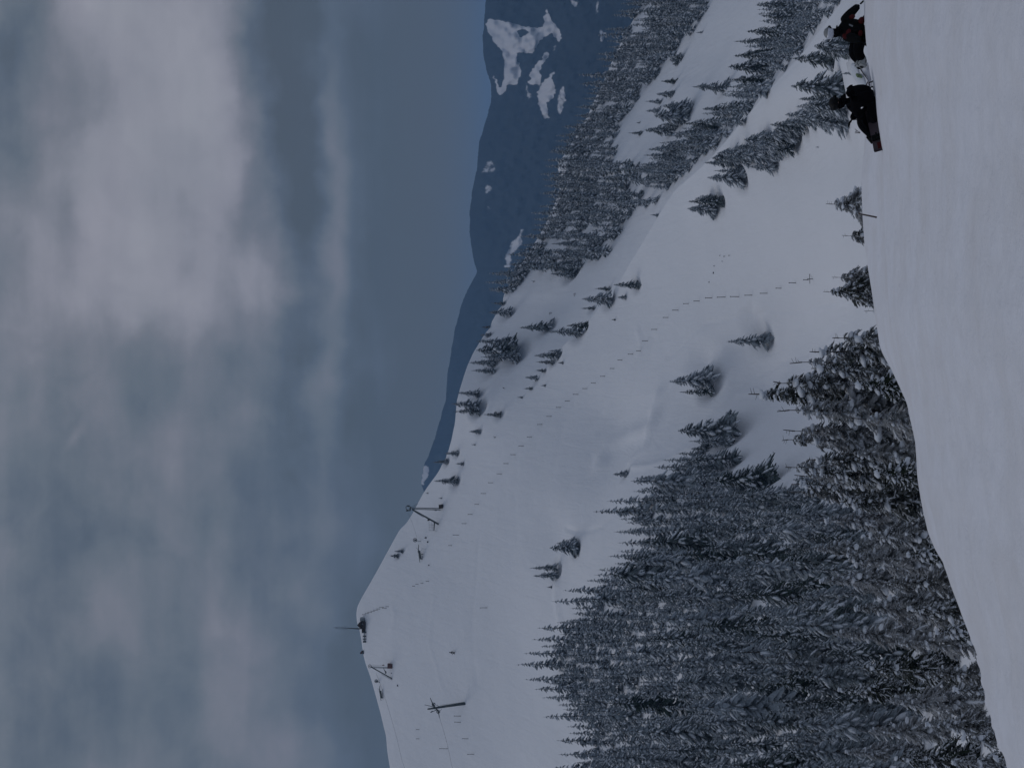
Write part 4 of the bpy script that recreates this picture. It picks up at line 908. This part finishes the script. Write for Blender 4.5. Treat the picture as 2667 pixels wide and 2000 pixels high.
for (y_, h0, h1, th) in ((1646, 942, 955, .22), (1656, 944.5, 953.5, .16), (1663.5, 944.5, 954.5, .14), (1670.5, 945, 957, .28)):
    w = MB(); w.box(l((h0 + h1) / 2, y_), (th * 2, .5, (h1 - h0) * k)); w.obj('post', STEEL, t_)
w = MB(); w.box(l(945.5, 1658), (26 * k, .3, .5 * k)); w.box(l(949, 1658), (26 * k, .1, 3.2 * k)); w.box(l(952.5, 1663), (16 * k, .1, .9 * k)); w.obj('panel', PALE, t_)
tag(t_, 'pale fence gantry of four posts beside the summit hut', 'gantry')
t_, k = frame_at('antenna_mast', 942, 1638); l = L(k, 942, 1638)
w = MB(); w.tube(l(946, 1638.5, .8), l(906, 1636.5, .8), .28, .18, 7); w.tube(l(906, 1636.5, .8), l(866, 1635.0, .8), .11, .04, 5); w.obj('pole', STEEL, t_, True)
w = MB()
for (xx, ly, ry) in ((903, 3, 2.5), (898, 3.5, 4), (893, 2.5, 4.5), (888, 2, 3), (882, 3.5, 2.5), (877, 2, 2), (873, 1.5, 1.5)):
    w.tube(l(xx, 1636 - ly, .8), l(xx + 2, 1636 + ry, .8), .05, .05, 4); w.tube(l(xx - 3, 1636 - ly, .8), l(xx + 3, 1636 - ly, .8), .045, .045, 4); w.tube(l(xx - 2, 1636 + ry, .8), l(xx + 4, 1636 + ry, .8), .045, .045, 4)
w.obj('aerial', STEEL_L, t_)
tag(t_, 'tall thin antenna mast with aerials standing on the summit', 'mast')
t_, k = frame_at('snow_groomer', 947, 1698); l = L(k, 947, 1698)
w = MB(); w.box(l(945.5, 1697), (9 * k, 1.6, 2.4 * k)); w.obj('track', STEEL, t_)
w = MB(); w.box(l(941.8, 1698), (6.4 * k, 1.4, 2.4 * k)); w.obj('body', RUST, t_)
w = MB(); w.box(l(939.5, 1699.5), (3.6 * k, 1.3, 2.6 * k)); w.obj('cab', WOODM, t_)
tag(t_, 'small dark red snow vehicle on the skyline beside the summit', 'snow vehicle')

# ------------------------------------------------------------------ people
def skin(name, pts, edges, radii, mat, parent, root=0, lev=2):
    """grow one continuous surface over a stick figure"""
    me = bpy.data.meshes.new(name); me.from_pydata([tuple(p) for p in pts], edges, []); o = bpy.data.objects.new(name, me); col.objects.link(o)
    m_ = o.modifiers.new('s', 'SKIN'); m_.use_smooth_shade = True; m_.branch_smoothing = .6
    sv = me.skin_vertices[0].data
    for i, r_ in enumerate(radii):
        sv[i].radius = r_ if isinstance(r_, tuple) else (r_, r_); sv[i].use_root = (i == root)
    ss = o.modifiers.new('b', 'SUBSURF'); ss.levels = lev; ss.render_levels = lev
    dg = bpy.context.evaluated_depsgraph_get(); dg.update(); me2 = bpy.data.meshes.new_from_object(o.evaluated_get(dg)); me2.name = name
    o.modifiers.clear(); o.data = me2; me2.materials.clear(); me2.materials.append(mat); o.parent = parent
    me2.polygons.foreach_set('use_smooth', [True] * len(me2.polygons))
    return o
CLOTH_B = noisy('black_shell_fabric', (.002, .002, .003), (.006, .006, .007), 12, .9, .03, .4, 25, .02)
CLOTH_D = noisy('charcoal_fabric', (.004, .0045, .005), (.011, .012, .012), 10, .9, .03, .4, 25, .02)
RED = noisy('dark_red_fabric', (.045, .005, .006), (.08, .010, .011), 10, .8, .15)
SKINM = noisy('skin', (.30, .17, .13), (.36, .21, .16), 9, .6, .3)
HELM = noisy('black_helmet', (.003, .003, .004), (.008, .008, .009), 5, .5, .12)
HELM_G = noisy('pale_grey_helmet', (.16, .17, .18), (.26, .27, .28), 5, .4, .3)
HELM_W = noisy('white_helmet', (.62, .64, .68), (.74, .75, .78), 5, .35, .4)
LENS = noisy('goggle_lens', (.40, .43, .52), (.62, .65, .72), 4, .12, .6)
BOOTM = noisy('grey_boot', (.22, .24, .25), (.36, .38, .39), 6, .6, .3); GREEN = noisy('green_binding', (.10, .16, .07), (.18, .24, .12), 6, .6, .3)
def ball(mb, c, r3, M=None, hi=True):
    V_, F_ = (ICO2_V, ICO2_F) if hi else (ICO_V, ICO_F); M = M or Matrix.Identity(3)
    mb.add([tuple(Vector(c) + M @ Vector((v.x * r3[0], v.y * r3[1], v.z * r3[2]))) for v in V_], F_)
def glove(parent, c, d, up, s=1.0):
    """palm and five bent fingers pointing along d"""
    c = Vector(c); d = Vector(d).normalized(); up = Vector(up); sd_ = d.cross(up).normalized(); up = sd_.cross(d).normalized()
    pts = [c - d * .04, c, c + d * .05]; ed = [(0, 1), (1, 2)]; ra = [(.035, .03), (.045, .028), (.042, .024)]
    for k in range(4):
        off = (k - 1.5) * .023; ln = (.030, .036, .034, .026)[k]; b = len(pts)
        pts += [c + d * .075 + sd_ * off, c + d * (.075 + ln) + sd_ * off - up * .010, c + d * (.075 + ln * 1.7) + sd_ * off - up * .035]
        ed += [(2, b), (b, b + 1), (b + 1, b + 2)]; ra += [.0125, .0115, .0095]
    b = len(pts); pts += [c - sd_ * .045 + d * .01, c - sd_ * .062 + d * .045 - up * .01]; ed += [(1, b), (b, b + 1)]; ra += [.014, .011]
    return skin('glove', pts, ed, ra, CLOTH_B, parent, 1, 1)
def board(name, top_mat, edge_mat, base, yaw, tiltm, lab, length=1.5, stripe=None, bind=True):
    """snowboard: rockered, round-ended plank with two bindings"""
    t_ = empty(name, base); n = 22; vs = []; w0 = .15
    for i in range(n + 1):
        s_ = -1 + 2 * i / n; x_ = s_ * length / 2; e = math.sqrt(max(0, 1 - max(0, (abs(s_) - .84) / .16) ** 2)); w = w0 * (e if abs(s_) > .84 else 1) * (1 - .10 * (1 - s_ * s_)) + .002
        z_ = .09 * max(0, (abs(s_) - .78) / .22) ** 2
        for (yy, zz) in ((-w, z_), (w, z_), (w, z_ + .014), (-w, z_ + .014)): vs.append((x_, yy, zz))
    fs = []; fe = []
    for i in range(n):
        o_ = 4 * i; fs += [(o_ + 3, o_ + 2, o_ + 6, o_ + 7)]; fe += [(o_, o_ + 4, o_ + 5, o_ + 1), (o_, o_ + 3, o_ + 7, o_ + 4), (o_ + 1, o_ + 5, o_ + 6, o_ + 2)]
    fe += [(0, 1, 2, 3), (4 * n, 4 * n + 3, 4 * n + 2, 4 * n + 1)]
    me = bpy.data.meshes.new('deck'); me.from_pydata(vs, [], fs + fe); me.materials.append(top_mat); me.materials.append(edge_mat)
    me.polygons.foreach_set('material_index', [0] * len(fs) + [1] * len(fe)); me.update()
    o = bpy.data.objects.new('deck', me); col.objects.link(o); o.parent = t_
    for s_ in ((-.25, .25) if bind else ()):
        w = MB(); w.box((s_, 0, .03), (.13, .26, .025)); w.box((s_, .10, .09), (.12, .03, .12)); w.tube((s_ - .06, -.03, .09), (s_ + .06, -.03, .09), .015, .015, 6); w.obj('binding', CLOTH_D, t_)
    if stripe:
        w = MB(); w.box((length * .34, 0, .0165), (.16, .12, .003)); w.obj('graphic', stripe, t_)
    t_.rotation_euler = (tiltm, 0, yaw); return tag(t_, lab, 'snowboard')

def rider(loc, k, J, jac, trou, lab, helmet, lens, head_yaw, pocket=None, boots=None):
    """J: joints in photograph pixels relative to the seat (right, up) plus depth in metres"""
    t_ = empty('person', loc)
    q = lambda n: Vector((J[n][0] * k, J[n][2], J[n][1] * k))
    names = ['pelvis', 'waist', 'chest', 'neck', 'head', 'headtop', 'shL', 'elL', 'wrL', 'shR', 'elR', 'wrR', 'hipL', 'knL', 'anL', 'toL', 'hipR', 'knR', 'anR', 'toR']
    id_ = {n: i for i, n in enumerate(names)}
    ed = [('pelvis', 'waist'), ('waist', 'chest'), ('chest', 'neck'), ('neck', 'head'), ('head', 'headtop'), ('chest', 'shL'), ('shL', 'elL'), ('elL', 'wrL'), ('chest', 'shR'), ('shR', 'elR'), ('elR', 'wrR'),
          ('pelvis', 'hipL'), ('hipL', 'knL'), ('knL', 'anL'), ('anL', 'toL'), ('pelvis', 'hipR'), ('hipR', 'knR'), ('knR', 'anR'), ('anR', 'toR')]
    rad = dict(pelvis=(.17, .14), waist=(.15, .12), chest=(.17, .13), neck=.06, head=.085, headtop=.07, shL=.08, shR=.08, elL=.052, elR=.052, wrL=.036, wrR=.036, hipL=.14, hipR=.14, knL=.118, knR=.118, anL=.085, anR=.085, toL=.05, toR=.05)
    skin('body', [q(n) for n in names], [(id_[a], id_[b]) for a, b in ed], [rad[n] for n in names], trou, t_)
    jn = ['waist', 'chest', 'collar', 'shL', 'elL', 'wrL', 'shR', 'elR', 'wrR', 'hem']
    pj = {n: (q(n) if n in J else None) for n in jn}; pj['collar'] = q('chest').lerp(q('neck'), .85); pj['hem'] = q('pelvis') + Vector((0, 0, .0))
    pj['wrL'] = q('elL').lerp(q('wrL'), .9); pj['wrR'] = q('elR').lerp(q('wrR'), .9)
    rj = dict(waist=(.235, .20), chest=(.235, .19), collar=.115, shL=.13, shR=.13, elL=.095, elR=.095, wrL=.07, wrR=.07, hem=(.24, .21))
    ij = {n: i for i, n in enumerate(jn)}
    ej = [('hem', 'waist'), ('waist', 'chest'), ('chest', 'collar'), ('chest', 'shL'), ('shL', 'elL'), ('elL', 'wrL'), ('chest', 'shR'), ('shR', 'elR'), ('elR', 'wrR')]
    skin('jacket', [pj[n] for n in jn], [(ij[a], ij[b]) for a, b in ej], [rj[n] for n in jn], jac, t_, 0)
    h = q('head'); M = Matrix.Rotation(head_yaw, 3, 'Z')      # head looks along M @ -Y
    w = MB(); ball(w, h + Vector((0, 0, .01)), (.085, .100, .12), M); w.add([tuple(h + M @ Vector(p)) for p in ((-.018, -.085, -.03), (.018, -.085, -.03), (0, -.125, -.035), (0, -.088, .025))], [(0, 1, 2), (0, 2, 3), (1, 3, 2)])
    w.box(h + M @ Vector((0, -.092, -.062)), (.05, .012, .012), M); w.obj('face', SKINM, t_, True)
    w = MB(); ball(w, h + M @ Vector((0, -.012, -.055)), (.094, .112, .082), M); ball(w, h + M @ Vector((0, .0, -.11)), (.10, .10, .06), M); w.obj('neck_gaiter', CLOTH_B, t_, True)
    w = MB()
    for v_ in [0]:
        vs = []
        for v in ICO2_V:
            p = Vector((v.x * .117, v.y * .13, v.z * .112 + .05)); 
            if p.z < -.01 and p.y < .02: p.z = .02 + p.z * .1
            vs.append(tuple(h + M @ p))
        w.add(vs, ICO2_F)
    w.obj('helmet', helmet, t_, True)
    w = MB(); n = 12; vs = []
    for i in range(n + 1):
        a = -1.15 + 2.3 * i / n; e = math.cos(a * .9)
        for z_, rr in ((-.012 - .03 * e, .128), (.0, .143), (.05, .146), (.062 + .03 * e, .134)): vs.append(tuple(h + M @ Vector((math.sin(a) * rr * .92, -math.cos(a) * rr, z_ + .02))))
    w.add(vs, [(4 * i + j, 4 * i + 4 + j, 4 * i + 5 + j, 4 * i + 1 + j) for i in range(n) for j in range(3)]); go = w.obj('goggles', lens, t_, True)
    sm_ = go.modifiers.new('t', 'SOLIDIFY'); sm_.thickness = .012
    w = MB(); ringm(w, h + Vector((0, 0, .05)), .001, .001); pts = [tuple(h + M @ Vector((math.sin(a) * .130, -math.cos(a) * .142, .048))) for a in [1.1 + 4.1 * i / 16 for i in range(17)]]; w = MB(); w.path(pts, .016, 5); w.obj('goggle_strap', CLOTH_D, t_)
    for sN in ('L', 'R'):
        wr = q('wr' + sN); d = (wr - q('el' + sN)).normalized(); glove(t_, wr + d * .05, d, Vector((0, 0, 1)))
        an, to = q('an' + sN), q('to' + sN); bt = skin('boot', [an + (q('kn' + sN) - an).normalized() * .16, an, an.lerp(to, .5), to], [(0, 1), (1, 2), (2, 3)], [.075, .085, .075, .055], boots or CLOTH_D, t_, 1, 1)
    return t_, q
# rear rider: leans back on one arm, knees to the left
k = 24.0 / FPX; seat = P(2000 - 76, 2254, 24.0)
J = dict(pelvis=(2, 13, 0), waist=(3, 30, 0), chest=(2, 54, 0), neck=(-6, 76, -.02), head=(-12, 91, -.05), headtop=(-13, 101, -.05), shL=(24, 55, .05), elL=(50, 30, .10), wrL=(66, 13, .08), shR=(-22, 57, -.10), elR=(-35, 32, -.22), wrR=(-45, 20, -.28),
         hipL=(2, 10, .12), knL=(-58, 28, .16), anL=(-82, 5, .20), toL=(-98, 12, .20), hipR=(-4, 9, -.12), knR=(-62, 24, -.06), anR=(-84, 3, .05), toR=(-100, 9, .05))
p1, q1 = rider(seat, k, J, CLOTH_D, CLOTH_B, '', HELM_G, LENS, R(-38), boots=BOOTM)
tag(p1, 'person in black and red jacket with pale goggles sitting on snow leaning back', 'person', 'two riders sitting on the snow edge')
for (c, sz, rx) in (((-16, 52, -.19), (.16, .02, .10), .5), ((14, 18, -.20), (.16, .03, .14), .3), ((-26, 60, -.17), (.10, .03, .13), .9), ((26, 40, -.13), (.10, .03, .14), -.4), ((-20, 22, -.22), (.14, .03, .10), .3)):
    w = MB(); V_ = [Vector((v.x * sz[0] / 2, v.y * sz[1], v.z * sz[2] / 2)) for v in ICO2_V]; M = Matrix.Rotation(rx, 3, 'Y')
    w.add([tuple(Vector((c[0] * k, c[2], c[1] * k)) + M @ v) for v in V_], ICO2_F); w.obj('jacket_panel', RED, p1, True)
w = MB(); w.box((1 * k, -.205, 46 * k), (.03, .01, .09), Matrix.Rotation(.4, 3, 'Y')); w.obj('zip', STEEL_L, p1)
b1 = P(2000 - 200, 2237, 24.6)
mm = MB(); ball(mm, (0, 0, -.15), (.30, .4, .13)); ball(mm, (-.2, .1, -.17), (.22, .3, .10)); mo = mm.obj('snow_mound', SNOW_NEAR, None, True); mo.location = b1; tag(mo, kind='structure')
bb = board('snowboard', HELM_W, WOODM, b1, R(54), R(9), 'snow-covered white snowboard on a snow mound between the two riders', bind=False)
w = MB(); ball(w, (-.30, .0, .02), (.35, .12, .035)); ball(w, (.28, .0, .02), (.4, .12, .03)); w.obj('snow_clump', SNOWLOAD, bb, True)
w = MB(); w.box((-.25, -.10, .10), (.14, .04, .10)); w.obj('toe_strap', GREEN, bb)
# front rider: all black, backpack, reaching towards knees
k = 22.6 / FPX; seat = P(2000 - 256, 2282, 22.6)
J = dict(pelvis=(0, 14, 0), waist=(-1, 34, 0), chest=(-3, 60, 0), neck=(-8, 84, 0), head=(-13, 103, 0), headtop=(-15, 113, 0), shL=(-4, 62, .22), elL=(-28, 40, .26), wrL=(-52, 58, .16), shR=(-6, 64, -.20), elR=(-40, 62, -.24), wrR=(-58, 46, -.14),
         hipL=(-4, 12, .12), knL=(-60, 36, .14), anL=(-98, 2, .14), toL=(-108, 14, .14), hipR=(-4, 10, -.12), knR=(-52, 18, -.16), anR=(-88, 1, -.14), toR=(-100, 12, -.14))
p2, q2 = rider(seat, k, J, CLOTH_B, CLOTH_B, '', HELM, HELM, R(-80))
tag(p2, 'person all in black with backpack sitting forward over bent knees', 'person', 'two riders sitting on the snow edge')
w = MB(); ball(w, (17 * k, 0, 46 * k), (.135, .17, .26), Matrix.Rotation(-.12, 3, 'Y')); ball(w, (24 * k, 0, 34 * k), (.07, .13, .12)); w.box((20 * k, .0, 68 * k), (.16, .24, .05), Matrix.Rotation(-.2, 3, 'Y')); w.obj('backpack', CLOTH_B, p2, True)
w = MB(); w.path([(30 * k, -.05, 20 * k), (38 * k, -.06, 22 * k), (40 * k, -.06, 14 * k), (44 * k, -.06, 10 * k), (40 * k, -.06, 6 * k)], .012, 5); w.path([(26 * k, .1, 16 * k), (34 * k, .1, 6 * k), (28 * k, .1, 3 * k)], .012, 5); w.obj('strap', CLOTH_D, p2)
w = MB(); w.tube(tuple(q2('wrR') + Vector((-.03, -.02, -.02))), tuple(q2('wrR') + Vector((-.02, -.02, .17))), .010, .006, 5); w.obj('pole_grip', CLOTH_D, p2)
w = MB(); w.box((-8 * k, -.05, 88 * k), (.20, .19, .05)); w.obj('collar', CLOTH_B, p2)
b2 = P(2000 - 334, 2283, 22.3)
board('snowboard', noisy('dark_topsheet', (.012, .012, .016), (.06, .035, .045), 7, .4, .4), CLOTH_D, b2, R(213), R(-62), 'dark red-patterned snowboard on edge at the front rider feet', 1.35, RED)
# tiny skier high on the piste
t_, k = frame_at('person', 1186, 1699); l = L(k, 1186, 1699)
J = [l(1179, 1699), l(1176, 1699), l(1173.5, 1698.5), l(1171, 1698.3), l(1182, 1701), l(1186, 1703), l(1182, 1698), l(1186, 1697), l(1176, 1696), l(1180, 1694.5), l(1176, 1701.5), l(1179.5, 1704)]
skin('body', J, [(0, 1), (1, 2), (2, 3), (0, 4), (4, 5), (0, 6), (6, 7), (2, 8), (8, 9), (2, 10), (10, 11)], [.2, .22, .13, .15, .13, .09, .13, .09, .08, .07, .08, .07], CLOTH_B, t_, 0, 1)
w = MB(); ball(w, l(1170.5, 1698.3), (.17, .17, .17)); w.obj('helmet', HELM, t_, True)
for dy in (-2, 3.5):
    w = MB(); w.box(l(1186.6, 1699 + dy), (1.7, .12, .05), Matrix.Rotation(.35, 3, 'Y')); w.obj('ski', CLOTH_D, t_)
w = MB(); w.tube(l(1180, 1694.5), l(1187, 1692), .03, .03, 4); w.obj('ski_pole', STEEL_L, t_)
tag(t_, 'tiny dark skier riding down the open upper piste', 'person')

# thin bare twigs poking from the snow by the riders
def twigs(x_, y_, hpx, lab, seed, near=True):
    p = ground(2000 - y_, x_); k = p[1] / FPX; rs = random.Random(seed); t = MB()
    for q in range(4):
        a = rs.uniform(-.8, .8); L0 = hpx * k * rs.uniform(.5, 1.0); e = Vector((math.sin(a) * L0, rs.uniform(-.2, .2) * L0, math.cos(a) * L0))
        t.tube((0, 0, -.2), tuple(e), .06, .03, 4)
        for j in range(3):
            f = rs.uniform(.4, .9); c = e * f; d = Vector((rs.uniform(-1, 1), rs.uniform(-.4, .4), rs.uniform(.2, 1))).normalized() * L0 * .3; t.tube(tuple(c), tuple(c + d), .03, .02, 3)
    o = t.obj('bare_shrub', BARK); o.location = p; tag(o, lab, 'shrub', 'bare twigs poking out of the snow')
for i, (x_, y_, h_, lab) in enumerate([(2238, 347, 20, 'bare twiggy shrub beside the front rider boots'), (1540, 802, 10, 'bare twigs beside the ridge spruces above the face'), (1450, 617, 9, 'bare twigs on the open snow below the far trees'),
        (1392, 733, 9, 'bare twigs alone on the snow below the frosted ridge trees'), (1500, 766, 9, 'small bare twigs above the twin spruces'), (1436, 815, 9, 'bare twigs between the far ridge and dark spruce'),
        (1313, 1012, 7, 'tiny bare twigs left of the ridge spruces'), (1290, 1138, 7, 'tiny bare twigs beside the upper pole line')]): twigs(x_, y_, h_, lab, 50 + i)

# ------------------------------------------------------------------ haze (air between here and the far mountains)
hz = MB(); hz.box((0, 0, -260), (40000, 40000, 1400)); hm = bpy.data.materials.new('haze'); hm.use_nodes = True; hm.node_tree.nodes.clear()
hv = hm.node_tree.nodes.new('ShaderNodeVolumePrincipled'); ho = hm.node_tree.nodes.new('ShaderNodeOutputMaterial')
hv.inputs['Color'].default_value = (.37, .61, .94, 1); hv.inputs['Density'].default_value = 1.15e-4; hv.inputs['Anisotropy'].default_value = 0.0
hm.node_tree.links.new(hv.outputs[0], ho.inputs['Volume'])
tag(hz.obj('haze', hm), kind='stuff')
